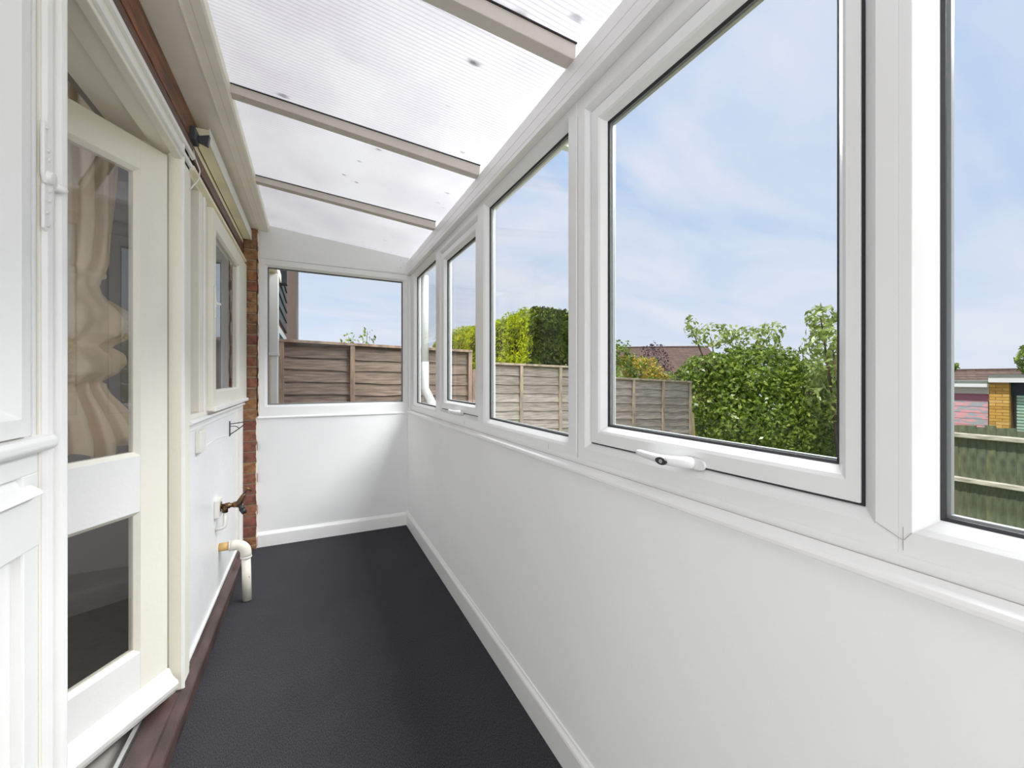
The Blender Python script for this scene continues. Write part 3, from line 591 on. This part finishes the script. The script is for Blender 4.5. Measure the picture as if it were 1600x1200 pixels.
# ================================================================= the dark room behind the door
room = struct('wall_room', 'grey painted walls of the dim room behind the open door', 'wall')
m = MB()
m.box(-3.7, -3.6, -2.2, .2, 0, 2.4); m.box(-3.7, -3.6, 1.6, 3.9, 0, 2.4); m.box(-3.7, -3.6, .2, 1.6, 0, .9); m.box(-3.7, -3.6, .2, 1.6, 2.1, 2.4)
m.box(-3.6, -.66, 3.3, 3.4, 0, 2.4); m.box(-3.6, -.60, -2.2, -2.1, 0, 2.4)
m.box(-.56, -.50, 2.0, 3.4, .0, 1.035); m.box(-.66, -.50, 3.0, 3.41, 0, 2.25); m.box(-.60, -.46, -1.6, .975, 0, 1.10)
m.build('inner_walls', M['roomwall'], room)
bx('floor_room', M['roomcarpet'], (-3.6, -.50, -2.1, 3.3, .0, .05)); tag(bpy.data.objects['floor_room'], 'grey carpet inside the room behind the door', 'floor', kind='structure')
bx('ceiling_room', M['roomceil'], (-3.7, -.56, -2.2, 3.9, 2.4, 2.46)); tag(bpy.data.objects['ceiling_room'], 'plain ceiling of the room behind the door', 'ceiling', kind='structure')
bx('wall_head', M['roomwall'], (-.70, -.56, -1.6, 3.41, 2.15, 2.46), room)

# tied curtain
def curtain():
    # silhouette: (z, right edge X at Y=2.2)
    prof = [(2.42,-.70),(2.30,-.705),(2.10,-.712),(1.95,-.715),(1.80,-.722),(1.66,-.735),(1.56,-.765),(1.52,-.755),(1.47,-.705),(1.42,-.680),(1.37,-.690),(1.335,-.735),(1.325,-.740),(1.30,-.700),(1.26,-.678),(1.22,-.690),(1.185,-.745),(1.17,-.750),(1.13,-.735),(1.08,-.705),(1.03,-.68),(.98,-.66),(.955,-.655)]
    cx, cy = -.93, 2.2; nu = 160; mb = MB(); rows = []
    zz = np.linspace(2.31, .93, 130); P = np.array(prof)[::-1]
    for z in zz:
        ex = np.interp(z, P[:, 0], P[:, 1]); R = ex - cx
        row = []
        fold = .055 if z > 1.62 else (.022 if z > 1.18 else .075)
        nf = 15 if z > 1.62 else (9 if z > 1.18 else 17)
        hem = .030*math.sin(z*3)
        for k in range(nu):
            a = 2*PI*k/nu
            f = 1 - fold*(1+math.sin(nf*a + 2.3*math.sin(2*a) + z*1.3)) - fold*.5*(1+math.sin((nf*1.7)*a//1*0 + 23*a + z*3)) + .02*math.sin(3*a+z*9)
            if 1.18 < z < 1.60: f *= 1 + .09*math.sin(2*a + z*14) + .035*math.sin(7*a - z*30) - .02*abs(math.sin(5*a + z*18))
            elif z <= 1.18: f *= 1 + .05*math.sin(5*a + 1.3) + .025*math.sin(21*a)
            else: f *= 1 + .03*math.sin(6*a + z*1.5)
            zr = z
            if z < 1.15:
                zr = z + (1.15-z)/.22*(.035*math.sin(4*a+1) + .012*math.sin(13*a))
            row.append((cx + R*f*math.cos(a)*1.04, cy + R*f*.75*math.sin(a), zr))
        rows.append(row)
    vs = [p for r in rows for p in r]; n = len(rows)
    fs = [(i*nu+k, i*nu+(k+1) % nu, (i+1)*nu+(k+1) % nu, (i+1)*nu+k) for i in range(n-1) for k in range(nu)]
    mb.add(vs, fs)
    return mb.build('curtain', M['curtain'], smooth=True)
cu = curtain(); tag(cu, 'beige satin curtain tied up in a knot behind the glazed door', 'curtain')
m = MB(); m.tube([(-.60, 2.2, 2.33), (-1.5, 2.2, 2.33)], .012, 10); tag(m.build('curtain_rod', M['black']), 'dark curtain rod above the knotted curtain', 'rod')

# ================================================================= house outside
hs = empty('house', (0, 0, 0)); tag(hs, 'red brick house wall and roof that the lean-to is built against', 'house')
def brickmat(name, a, b, mort, scale=1.0, rot=(0,0,0)):
    m = bpy.data.materials.new(name); m.use_nodes = True; n = m.node_tree.nodes; l = m.node_tree.links; p = n['Principled BSDF']; p.inputs['Roughness'].default_value = .9
    t = n.new('ShaderNodeTexCoord'); sp_ = n.new('ShaderNodeSeparateXYZ'); l.new(t.outputs['Object'], sp_.inputs[0])
    ad = n.new('ShaderNodeMath'); l.new(sp_.outputs[0], ad.inputs[0]); l.new(sp_.outputs[1], ad.inputs[1])
    cb = n.new('ShaderNodeCombineXYZ'); l.new(ad.outputs[0], cb.inputs[0]); l.new(sp_.outputs[2], cb.inputs[1])
    br = n.new('ShaderNodeTexBrick'); l.new(cb.outputs[0], br.inputs['Vector']); br.inputs['Scale'].default_value = 1
    br.inputs['Brick Width'].default_value = .225*scale; br.inputs['Row Height'].default_value = .075*scale; br.inputs['Mortar Size'].default_value = .01*scale
    br.inputs['Color1'].default_value = a + (1,); br.inputs['Color2'].default_value = b + (1,); br.inputs['Mortar'].default_value = mort + (1,)
    l.new(br.outputs[0], p.inputs['Base Color']); return m
M['farbrick'] = brickmat('distant_red_brick', (.42,.19,.12), (.33,.15,.10), (.42,.36,.30))
M['yellowbrick'] = brickmat('ochre_brick', (.62,.34,.07), (.50,.26,.05), (.40,.24,.08))
M['slate'] = principled('grey_slate', (.12, .11, .12), rough=.7, var=.2, vscale=6)
M['tile'] = brickmat('brown_roof_tile', (.22,.14,.10), (.16,.10,.08), (.07,.05,.045), scale=1.6)
m = MB(); m.box(-.66, -.42, 3.66, 4.28, -.6, 2.45); m.build('brick_wall', M['farbrick'], hs)
m = MB(); m.box(-3.72, -.66, 3.40, 4.6, -.6, 2.45); m.build('back_wall', M['farbrick'], hs)
m = MB(); m.prism([(-.40, 2.44), (-.40, 2.50), (-3.4, 4.0), (-6.6, 2.50), (-6.6, 2.44), (-3.4, 3.9)], -2.4, 4.7, XZ); m.build('roof', M['tile'], hs)
m = MB(); m.box(-.43, -.25, 3.80, 4.3, 2.07, 2.14); m.build('soffit', M['yellowed'], hs)

# downpipe by the end window
dp = empty('square_downpipe', (-.281, 3.93, 0)); tag(dp, 'square white downpipe outside the end window by the house wall', 'downpipe')
m = MB(); m.box(-.03, .03, -.03, .03, -.3, 1.40); m.build('lower_length', M['downpipe'], dp, bevel=.006)
m = MB(); m.box(-.034, .034, -.034, .034, 1.40, 2.06); m.build('upper_length', M['downpipe'], dp, bevel=.006)
m = MB(); m.box(-.037, .037, -.037, .037, 1.385, 1.412); m.build('joint_collar', M['downpipe'], dp, bevel=.003)

# eaves gutter and its pipe
g = MB(); pr = [(.795, 2.150), (.795, 2.085), (.805, 2.075), (.862, 2.075), (.874, 2.085), (.880, 2.150), (.875, 2.150), (.869, 2.090), (.858, 2.081), (.808, 2.081), (.800, 2.090), (.800, 2.150)]
g.prism(pr, YN, YF+.16, XZ); gg = g.build('rain_gutter', M['gutter'], bevel=.001); tag(gg, 'pale grey rain gutter along the outside of the eaves', 'gutter')
for y in (.2, 1.3, 2.4):
    bx('gutter_bracket', M['gutter'], (.790, .886, y, y+.03, 2.068, 2.078), gg)
dq = empty('round_downpipe', (.87, 3.50, 0)); tag(dq, 'white round downpipe outside the far corner of the windows, bent at its foot', 'downpipe')
m = MB(); m.tube([(0, 0, 2.075), (0, 0, 1.32)], .031, 16); m.build('upper_length', M['downpipe'], dq, smooth=True, bevel=0)
m = MB(); m.tube([(0, 0, 1.34), (0, 0, 1.12), (.012, -.005, 1.085), (.10, -.03, .90), (.112, -.033, .86), (.112, -.033, -.3)], .034, 16); m.build('lower_length', M['downpipe'], dq, smooth=True)

# ================================================================= ground
def gz(x, y):
    t = min(1, max(0, (x-1.2)/7.0)); t = t*t*(3-2*t); return -.32 - .83*t - (max(0, x-17)*.06 if x > 17 else 0)
m = MB(); xs = [-60, -20, -4, -1, .9, 1.5] + [2+i*.5 for i in range(16)] + [10, 12, 15, 17, 20, 26, 34, 50, 80]; ys = [-60, -20, -8] + list(range(-5, 20, 1)) + [26, 40, 80]
for x in xs:
    for y in ys: m.v.append((x, y, gz(x, y)))
ny = len(ys)
for i in range(len(xs)-1):
    for j in range(ny-1): m.f.append((i*ny+j, (i+1)*ny+j, (i+1)*ny+j+1, i*ny+j+1)); m.mi.append(0)
gr = m.build('ground', M['soil'], smooth=True); tag(gr, 'sloping lawn and soil of the garden', 'ground', kind='structure')
M['concrete'] = principled('pale_concrete', (.42, .40, .37), rough=.9, var=.08, vscale=3)
bx('slab', M['concrete'], (-.60, .86, YN-.15, YF+.16, -.72, -.061)); tag(bpy.data.objects['slab'], 'concrete base of the lean-to', 'base', kind='structure')

# ================================================================= fences
def panel_fence(name, label, loc, width, zl, zr, ztop_ref, zbot, boards, battmat, capmat, seed, pitch=.115, battens=4):
    """overlap panel: waney horizontal boards behind vertical battens, capping on top; loc = left foot"""
    rnd = random.Random(seed); e = empty(name, loc); tag(e, label, 'fence', group='garden fence panels')
    z0 = loc[2]
    top = lambda x: zl + (zr-zl)*x/width - z0
    sl = (zr-zl)/width
    n = int((min(zl, zr) - z0 - .05)/pitch)
    for i in range(n+1):
        zt = top(0) - .008 - i*pitch; h = pitch + .022
        if zt - h < -.05: h = max(.03, zt+.03)
        nx = 10; m = MB(); vs = []
        for k in range(nx+1):
            x = .02 + (width-.04)*k/nx; zz_t = zt + sl*x + rnd.uniform(-.002, .002); zz_b = zz_t - h + rnd.uniform(-.009, .007)
            vs += [(x, .022, zz_t), (x, .004, zz_b), (x, .011, zz_b), (x, .028, zz_t)]
        fs = []
        for k in range(nx):
            a = 4*k; b = a+4
            fs += [(a, b, b+1, a+1), (a+1, b+1, b+2, a+2), (a+2, b+2, b+3, a+3), (a+3, b+3, b, a)]
        fs += [(0, 1, 2, 3), (4*nx+3, 4*nx+2, 4*nx+1, 4*nx)]
        m.add(vs, fs); o = m.build('board', rnd.choice(boards), e); o.location.x = 0
    for k in range(battens):
        x = (width-.042)*k/(battens-1); t = top(x+.02) - .012
        m = MB(); m.box(x, x+.042, -.024, .003, 0, t); m.build('batten', battmat, e, bevel=.002)
    m = MB(); m.prism([(0, top(0)-.014), (width, top(width)-.014), (width, top(width)+.012), (0, top(0)+.012)], -.030, .040, lambda p, q, a: (p, a, q)); m.build('capping', capmat, e, bevel=.002)
    return e
P1 = panel_fence('overlap_fence', 'brown overlap fence panel seen through the end window, tallest of the row', (-.27, 4.30, -.26), 1.86, 1.545, 1.498, 0, -.26, FBOARD, M['fencebattendark'], M['fencebattendark'], 1)
P2 = panel_fence('overlap_fence', 'greyish overlap fence panel in the middle, in front of the clipped hedge', (1.84, 4.80, -.50), 1.84, 1.395, 1.345, 0, -.5, GBOARD, M['fencebatten'], M['fencebatten'], 2)
P3 = panel_fence('overlap_fence', 'silvery overlap fence panel at the right end of the row beside the bush', (3.74, 4.80, -.78), 1.84, 1.215, 1.140, 0, -.78, GBOARD, M['fencebatten'], M['fencebatten'], 3)
po = bx('fence_post', M['fencebattendark'], (1.66, 1.75, 4.45, 4.54, -.4, 1.30), None, .004); tag(po, 'dark square fence post in the gap between brown and grey panels', 'post')
m = MB(); m.prism([(5.60, -.85), (5.76, -.85), (5.66, .62), (5.60, .66)], 4.80, 4.85, lambda p, q, a: (p, a, q)); tag(m.build('fence_stub', M['newwood'], bevel=.003), 'short yellow timber stub leaning at the right end of the grey fence', 'post')

gf = empty('board_fence', (9.5, 0, -1.15)); tag(gf, 'long green stained close-board fence with pale rails beyond the garden', 'fence')
rnd = random.Random(11)
y = -2.0; protos = []
for gi in range(9):
    h = 1.56 + rnd.uniform(-.02, .02); tilt = rnd.uniform(-.004, .004)
    m = MB(); vs = [(0, 0, 0), (.012, .118, 0), (.022, .118, 0), (.02, 0, 0), (0, tilt, h+.004), (.012, .118+tilt, h-.004), (.022, .118+tilt, h-.004), (.02, tilt, h+.004)]
    m.add(vs, [(0,3,2,1), (4,5,6,7), (0,1,5,4), (1,2,6,5), (2,3,7,6), (3,0,4,7)]); o = m.build('board', GRN[gi % 3], gf); o.location = (0, y, .03); protos.append(o); y += .104
while y < 6.2:
    o = rnd.choice(protos).copy(); COL.objects.link(o); o.parent = gf; o.location = (0, y, .03 + rnd.uniform(-.02, .02)); y += .104
for k, (zt, th_) in enumerate(((.315, .085), (-.400, .085))):
    m = MB(); z1 = zt+1.15; m.prism([(0, z1), (-.075, z1-.012), (-.075, z1-.07), (0, z1-.085)], -2.1, 6.3, XZ); m.build('rail', M['rail'], gf, bevel=.003)
m = MB(); m.prism([(.02, .06), (-.05, .055), (-.055, -.06), (.02, -.06)], -2.1, 6.3, XZ); m.build('gravel_board', M['rail'], gf, bevel=.003)
for yy in (-1.4, 1.3, 4.0):
    bx('fence_post', M['rail'], (.022, .10, yy, yy+.09, 0, 1.5), gf)

# ================================================================= garages and houses beyond
M['pink'] = principled('flaking_pink_paint', (.85, .42, .44), rough=.8, col2=(.42, .46, .48), vscale=6, stretch=(1, .7, 3), detail=10, bump=.3)
M['pink'].node_tree.nodes['Color Ramp'].color_ramp.elements[0].position = .46; M['pink'].node_tree.nodes['Color Ramp'].color_ramp.elements[1].position = .5
M['maroon'] = principled('faded_maroon_board', (.34, .12, .16), rough=.7)
M['beige'] = principled('beige_render', (.48, .44, .38), rough=.9)
M['fascia'] = principled('white_fascia', (.85, .84, .82), rough=.5)
M['felt'] = principled('grey_roof_felt', (.20, .22, .19), rough=.95, var=.1)
M['moss'] = leafmat('roof_moss', (.22,.25,.04), (.32,.36,.05), (.4,.44,.08))
M['mint'] = principled('mint_green_door', (.42, .60, .48), rough=.5)
M['dark'] = principled('dark_recess', (.02, .025, .04), rough=.8)
g1 = empty('garage', (15, 4.02, -1.2)); tag(g1, 'garage with a flaking pink boarded door, left of the ochre brick pillar', 'garage')
bx('back_block', M['beige'], (.25, 5, .0, 3.2, 0, 2.18), g1)
bx('lintel', M['beige'], (.0, .3, .0, 3.2, 2.01, 2.19), g1)
bx('header_board', M['maroon'], (.05, .3, .0, 3.0, 1.84, 2.01), g1)
for k in range(12):
    bx('door_board', M['pink'], (.06, .09, .03, 3.0, 1.835-.155*(k+1)+.008, 1.835-.155*k), g1)
bx('fascia', M['fascia'], (-.12, 0, .0, 3.3, 2.18, 2.265), g1)
bx('roof', M['felt'], (-.10, 5.2, .0, 3.3, 2.265, 2.33), g1)
g2 = empty('garage', (15, 1.2, -1.2)); tag(g2, 'garage with a mint green ribbed door, right of the ochre brick pillar', 'garage')
pm = MB(); zb = .0; r_ = random.Random(5)
pillar = MB(); pillar.box(-.0, .30, 2.495, 2.805, 0, 2.30); pillar.build('pillar_core', principled('ochre_mortar', (.42,.26,.09), rough=.95), g2)
OB = [principled('ochre_brick_face', c, rough=.9, var=.08, vscale=10) for c in ((.66,.37,.08), (.56,.30,.06), (.74,.46,.14))]
ci = 0
while zb < 2.24:
    segs = ((2.49, 2.70), (2.71, 2.81)) if ci % 2 else ((2.49, 2.59), (2.60, 2.81))
    for a, b in segs:
        bx('brick', r_.choice(OB), (-.014, .1, a, b, zb, zb+.065), g2)
    zb += .075; ci += 1
bx('door_head', M['dark'], (.12, .4, .0, 2.49, 1.98, 2.30), g2)
m = MB(); nrib = 26
for k in range(nrib):
    z1 = 2.0 - k*.075; m.prism([(.15, z1), (.11, z1-.015), (.11, z1-.06), (.15, z1-.075)], .0, 2.40, XZ)
m.build('ribbed_door', M['mint'], g2)
bx('back_block', M['beige'], (.4, 5, -.3, 2.80, 0, 2.30), g2)
bx('fascia', M['fascia'], (-.15, .0, -.4, 2.79, 2.30, 2.405), g2)
bx('roof', M['felt'], (-.13, 5.2, -.4, 2.79, 2.405, 2.49), g2)

def gable_house(name, label, loc, rz, length, depth, eaves, ridge, wallm, roofm):
    e = empty(name, loc, rz); tag(e, label, 'house')
    bx('walls', wallm, (-length/2, length/2, -depth/2, depth/2, 0, eaves), e)
    m = MB(); h = depth/2+.3; m.prism([(-h, eaves-.1), (0, ridge), (h, eaves-.1), (h, eaves-.25), (0, ridge-.15), (-h, eaves-.25)], -length/2-.2, length/2+.2, YZ); m.build('roof', roofm, e)
    m = MB(); m.prism([(-depth/2, eaves-.1), (0, ridge-.12), (depth/2, eaves-.1)], -length/2, length/2, YZ); m.build('gable', wallm, e)
    for sx in (-.25, .25):
        f = bx('window', M['fascia'], (length*sx-.6, length*sx+.6, -depth/2-.04, -depth/2, 1.0, 2.1), e); bx('window_pane', M['dark'], (length*sx-.53, length*sx+.53, -depth/2-.05, -depth/2-.03, 1.07, 2.03), f)
    m = MB(); m.tube([(-length/2-.2, 0, ridge+.01), (length/2+.2, 0, ridge+.01)], .07, 8); m.build('ridge_tiles', roofm, e)
    return e
gable_house('bungalow', 'distant house with a brown tiled roof behind the yellow shrub', (22.4, 22.6, -2.6), -math.radians(34), 7.2, 8, 3.6, 6.05, M['farbrick'], M['tile'])
gable_house('bungalow', 'distant brown tiled roof rising above the pink garage', (30, 11.1, -3.4), math.radians(90+4), 7.8, 6, 3.6, 5.0, M['farbrick'], M['tile'])

nh = empty('neighbour_house', (-.45, 6.4, -.4)); tag(nh, 'neighbouring brick house with dark tile hanging beyond the end window', 'house')
bx('walls', M['farbrick'], (-6, 0, 0, 9.4, 0, 5.6), nh)
for k in range(16):
    m = MB(); z1 = 2.45+k*.19; m.prism([(0, z1+.2), (.012, z1+.2), (.035, z1), (0, z1)], 0, 2.5, XZ); m.build('tile_course', M['slate'], nh)
wi = bx('window', M['fascia'], (0, .03, .3, 2.3, 1.2, 2.35), nh); bx('window_pane', M['dark'], (.028, .034, .42, 2.2, 1.3, 2.25), wi)
bx('corner_trim', M['downpipe'], (0, .05, 9.1, 9.25, 0, 5.6), nh)
m = MB(); m.prism([(.3, 5.5), (.3, 5.6), (-3, 7.2), (-6.3, 5.6), (-6.3, 5.5), (-3, 7.05)], -.2, 9.6, XZ); m.build('roof', M['tile'], nh)
bx('vent', M['black'], (.0, .12, .55, .75, 3.0, 3.25), nh)

# white car behind the bush
car = empty('car', (13.2, 6.2, -1.17), 0); tag(car, 'white car parked by the garages, half hidden behind the bush', 'car')
M['carwhite'] = principled('white_car_paint', (.82, .83, .85), rough=.2); M['carglass'] = principled('dark_car_glass', (.05, .07, .09), rough=.05)
body = [(-2.1, .35), (-2.15, .75), (-2.0, .98), (-1.1, 1.08), (-.35, 1.66), (1.3, 1.72), (1.95, 1.15), (2.1, 1.05), (2.15, .5), (2.05, .3)]
m = MB(); m.prism(body, -.85, .85, YZ); m.build('body', M['carwhite'], car, bevel=.08, seg=3)
m = MB(); m.prism([(-.95, 1.13), (-.38, 1.56), (.35, 1.60), (.35, 1.13)], -.88, .88, YZ); m.prism([(.45, 1.13), (.45, 1.60), (1.22, 1.60), (1.72, 1.15)], -.88, .88, YZ); m.build('side_glass', M['carglass'], car)
for yy in (-1.35, 1.35):
    for xx in (-.86, .70):
        m = MB(); m.tube([(xx, yy, .33), (xx+.18, yy, .33)], .33, 20); wh = m.build('wheel', M['black'], car, bevel=.02)
        m = MB(); m.tube([(xx-.01, yy, .33), (xx+.19, yy, .33)], .19, 14); m.build('hub', M['spacer'], wh)

# ================================================================= planting
def leaf_mesh(name, pts, nrm, size, mat, parent, jitter=.8, aspect=.5, fold=.15, kind='stuff'):
    n = len(pts); pts = np.asarray(pts); nrm = np.asarray(nrm)
    r = rng.normal(size=(n, 3)); d = r - (r*nrm).sum(1, keepdims=True)*nrm*.6; d /= np.linalg.norm(d, axis=1, keepdims=True)
    nn = nrm + rng.normal(size=(n, 3))*jitter; s = np.cross(d, nn); s /= np.linalg.norm(s, axis=1, keepdims=True)+1e-9
    up = np.cross(s, d)
    sz = (size*rng.uniform(.6, 1.25, n))[:, None]
    a = pts - d*sz*.5; b = pts + s*sz*aspect*.5 + up*sz*fold*.5; c = pts + d*sz*.5; e = pts - s*sz*aspect*.5 + up*sz*fold*.5
    v = np.stack([a, b, c, e], 1).reshape(-1, 3).astype(np.float32)
    me = bpy.data.meshes.new(name); me.vertices.add(4*n); me.vertices.foreach_set('co', v.ravel())
    me.loops.add(4*n); me.loops.foreach_set('vertex_index', np.arange(4*n, dtype=np.int32))
    me.polygons.add(n); me.polygons.foreach_set('loop_start', np.arange(0, 4*n, 4, dtype=np.int32)); me.polygons.foreach_set('loop_total', np.full(n, 4, dtype=np.int32))
    me.materials.append(mat); me.update(calc_edges=True)
    o = bpy.data.objects.new(name, me); COL.objects.link(o); o.parent = parent
    if kind: o['kind'] = kind
    return o
def blob_points(blobs, dens, shell=(.72, 1.04)):
    P = []; Q = []
    for (c, r) in blobs:
        c = np.array(c); r = np.array(r if hasattr(r, '__len__') else (r, r, r)); n = int(dens*4*PI*(r.mean()**2))
        d = rng.normal(size=(n, 3)); d /= np.linalg.norm(d, axis=1, keepdims=True); rad = rng.uniform(shell[0]**2, shell[1]**2, n)**.5
        lump = 1 + .07*np.sin(d[:, 0]*9+c[0]) * np.sin(d[:, 1]*8) + .06*np.sin(d[:, 2]*11+c[1])
        P.append(c + d*r*(rad*lump)[:, None]); Q.append(d)
    P = np.concatenate(P); Q = np.concatenate(Q); keep = np.ones(len(P), bool)
    for (c, r) in blobs:
        rr = np.array(r if hasattr(r, '__len__') else (r, r, r)); keep &= (((P-np.array(c))/rr)**2).sum(1) > .50
    return P[keep], Q[keep]
def stems(parent, base, tips, r=.03, mat=None):
    m = MB()
    for t in tips:
        b = Vector(base); t = Vector(t); mid = (b+t)/2 + Vector((random.uniform(-.1, .1), random.uniform(-.1, .1), .1)); m.tube([b, mid, t], [r, r*.7, r*.25], 6)
    return m.build('stem', mat or M['twig'], parent, smooth=True)
def shrub(name, label, cat, base, blobs, dens, size, mat, aspect=.5, group=None, core=True, shell=(.72,1.04)):
    e = empty(name, base); tag(e, label, cat, group)
    rb = [((c[0]-base[0], c[1]-base[1], c[2]-base[2]), r) for c, r in blobs]
    P, Q = blob_points(rb, dens, shell); leaf_mesh('foliage', P, Q, size, mat, e, aspect=aspect)
    stems(e, (0, 0, 0), [c for c, r in rb], r=.03)
    return e
# big glossy bush
sh = shrub('bush', 'big rounded glossy green bush at the end of the grey fence', 'bush', (8.0, 5.2, -1.1),
      [((7.75, 5.25, .25), (1.25, 1.2, 1.35)), ((8.3, 5.0, .3), (1.1, 1.0, 1.3)), ((7.2, 5.7, .55), (.9, .9, .95)), ((8.6, 4.6, -.1), (.8, .7, .9)), ((7.9, 5.2, 1.1), (1.0, .9, .75)), ((7.4, 4.9, -.3), (.8, .7, .7)), ((7.1, 5.6, 1.25), (.6, .6, .45))], 650, .095, M['leaf'], aspect=.55)
# loose pale-leaved tree to the right of it
e = empty('apple_tree', (7.7, 3.7, -1.1)); tag(e, 'loose pale-leaved fruit tree rising right of the big bush', 'tree')
rb = [((.25, .15, 2.0), (.55, .5, .5)), ((-.2, .0, 2.75), (.42, .4, .35)), ((.25, .1, 2.95), (.5, .45, .42)), ((.5, .0, 2.3), (.7, .6, .5)), ((-.25, .15, 3.28), (.22, .22, .18)), ((.15, -.1, 3.3), (.25, .25, .16)), ((.9, .1, 2.7), (.5, .5, .5))]
P, Q = blob_points(rb, 300, (.3, 1.1)); leaf_mesh('foliage', P, Q, .125, M['leaflight'], e, aspect=.42)
stems(e, (.1, 0, 0), [c for c, r in rb], .04)
e = empty('young_tree', (7.3, 5.8, -1.1)); tag(e, 'thin leafy branches standing up out of the top of the big bush', 'tree')
rb = [((.0, .0, 3.15), (.35, .35, .26)), ((.5, -.3, 3.05), (.32, .3, .3)), ((.85, -.5, 3.0), (.35, .3, .35)), ((-.28, .25, 3.38), (.12, .12, .2)), ((1.05, -.6, 3.25), (.22, .2, .18))]
P, Q = blob_points(rb, 240, (.3, 1.1)); leaf_mesh('foliage', P, Q, .12, M['leaflight'], e, aspect=.45)
stems(e, (.3, 0, 1.5), [c for c, r in rb], .03)
# yellow shrub, purple shrub, evergreen behind fence
shrub('tall_shrub', 'green shrub at the left of the blossoming one, against the window frame', 'shrub', (5.75, 7.0, -.9), [((5.85, 7.0, 1.2), (.48, .4, .86)), ((5.4, 7.0, .9), (.4, .4, .7))], 330, .09, M['leaf'])
e = shrub('flowering_shrub', 'shrub with orange-yellow blossom above the right fence panel', 'shrub', (6.5, 7.1, -.9), [((6.45, 7.1, .9), (.75, .7, .85)), ((6.9, 6.9, .7), (.6, .6, .7))], 330, .09, M['leaf'])
P, Q = blob_points([((.0, -.2, 2.25), (.42, .4, .3)), ((-.35, -.1, 2.35), (.25, .25, .25)), ((.25, -.3, 2.1), (.3, .3, .2))], 700, (.6, 1.1)); leaf_mesh('blossom', P, Q, .055, M['yellowleaf'], e)
shrub('purple_shrub', 'dark purple-leaved shrub between the yellow shrub and big bush', 'shrub', (7.6, 7.6, -.9), [((7.55, 7.6, 1.3), (.45, .4, .8)), ((7.3, 7.4, 1.0), (.4, .4, .5))], 260, .07, M['purpleleaf'])
shrub('light_shrub', 'lime green leafy shrub topping the middle fence panel', 'shrub', (4.05, 5.5, -.6), [((4.0, 5.5, 1.0), (.5, .35, .48)), ((3.6, 5.6, .9), (.35, .3, .4)), ((4.5, 5.6, 1.0), (.4, .3, .45))], 420, .08, M['leaflight'])
shrub('dark_shrub', 'brown twiggy shrub at the foot of the clipped hedge', 'shrub', (4.5, 6.6, -.6), [((4.5, 6.5, 1.25), (.38, .2, .55)), ((4.05, 6.6, .9), (.25, .2, .5))], 230, .06, M['purpleleaf'], shell=(.3, 1.05))
# clipped hedge
hd = empty('clipped_hedge', (4.6, 10, -.6)); tag(hd, 'tall clipped lime green conifer hedge behind the middle fence panel', 'hedge')
hx0, hx1, hy0, hy1, hz1 = 3.80, 5.6, 7.0, 14.2, 2.58
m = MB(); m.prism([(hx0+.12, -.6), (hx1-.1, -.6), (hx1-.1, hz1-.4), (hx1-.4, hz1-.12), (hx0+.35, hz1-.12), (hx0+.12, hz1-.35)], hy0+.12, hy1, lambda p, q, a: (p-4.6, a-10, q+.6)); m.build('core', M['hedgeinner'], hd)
def wob(a, b): return .05*np.sin(a*2.1+b) + .04*np.sin(a*5.3+b*3.1) + .03*np.sin(b*7.7)
n1 = 26000; yy = rng.uniform(hy0, hy1, n1); z_ = rng.uniform(-.1, hz1, n1); edge = np.clip((z_-(hz1-.25))/.25, 0, 1)**2*.12; xx = hx0 + edge + wob(yy, z_) + rng.uniform(-.02, .10, n1)
A1 = np.stack([xx-4.6, yy-10, z_+.6], 1); B1 = np.tile((-1., 0, .1), (n1, 1))
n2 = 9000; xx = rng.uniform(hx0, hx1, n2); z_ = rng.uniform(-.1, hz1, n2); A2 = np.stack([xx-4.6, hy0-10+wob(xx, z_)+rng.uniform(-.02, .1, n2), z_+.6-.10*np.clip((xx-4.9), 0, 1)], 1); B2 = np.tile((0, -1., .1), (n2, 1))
n3 = 12000; xx = rng.uniform(hx0+.05, hx1, n3); yy = rng.uniform(hy0, hy1, n3); A3 = np.stack([xx-4.6, yy-10, hz1+.6+wob(xx, yy)+rng.uniform(-.08, .05, n3)], 1); B3 = np.tile((0, 0, 1.), (n3, 1))
leaf_mesh('foliage', np.concatenate([A1, A3]), np.concatenate([B1, B3]), .085, M['hedge'], hd, jitter=.35, aspect=.4)
tag(leaf_mesh('front_foliage', A2, B2, .085, M['hedgeshade'], hd, jitter=.35, aspect=.4), 'end face of the hedge with shade put into its leaf colour')
# two sprigs showing over the brown fence
for (x, lab, s) in ((.36, 'taller leafy sprig above the brown fence, right of the two', 1.0), (.05, 'shorter leafy sprig above the brown fence, left of the two', .7)):
    px_ = x if s == 1 else .07
    e = empty('leafy_sprig', ((.585 if s == 1 else .385), 5.0, -.3)); tag(e, lab, 'plant', group='sprigs above the fence')
    tips = [(-.01, 0, 2.04-(.0 if s == 1 else .07)), (.06, .02, 1.97-(0 if s == 1 else .07)), (-.055, 0, 1.95-(0 if s == 1 else .05))]
    stems(e, (0, 0, 0), tips, .010)
    P, Q = blob_points([(t, .045) for t in tips] + [((.01, 0, 1.86), .04)], 650, (.2, 1.2)); leaf_mesh('foliage', P, Q, .05, M['leaf'], e)
# distant trees over the garages
shrub('distant_tree', 'small tree top peeping above the brown tiled roof, left', 'tree', (26, 10.2, -2.5), [((26, 8.35, 1.75), (.7, .35, .35)), ((26, 9.2, 1.8), (.8, .6, .4))], 60, .3, M['leaf'], core=False)
shrub('distant_tree', 'dark tree top at the right edge behind the garages', 'tree', (24, 4.6, -2.5), [((24, 5.35, 1.9), (.7, .35, .55)), ((24, 4.6, 2.2), (.9, .6, .8))], 60, .28, M['leaf'], core=False)
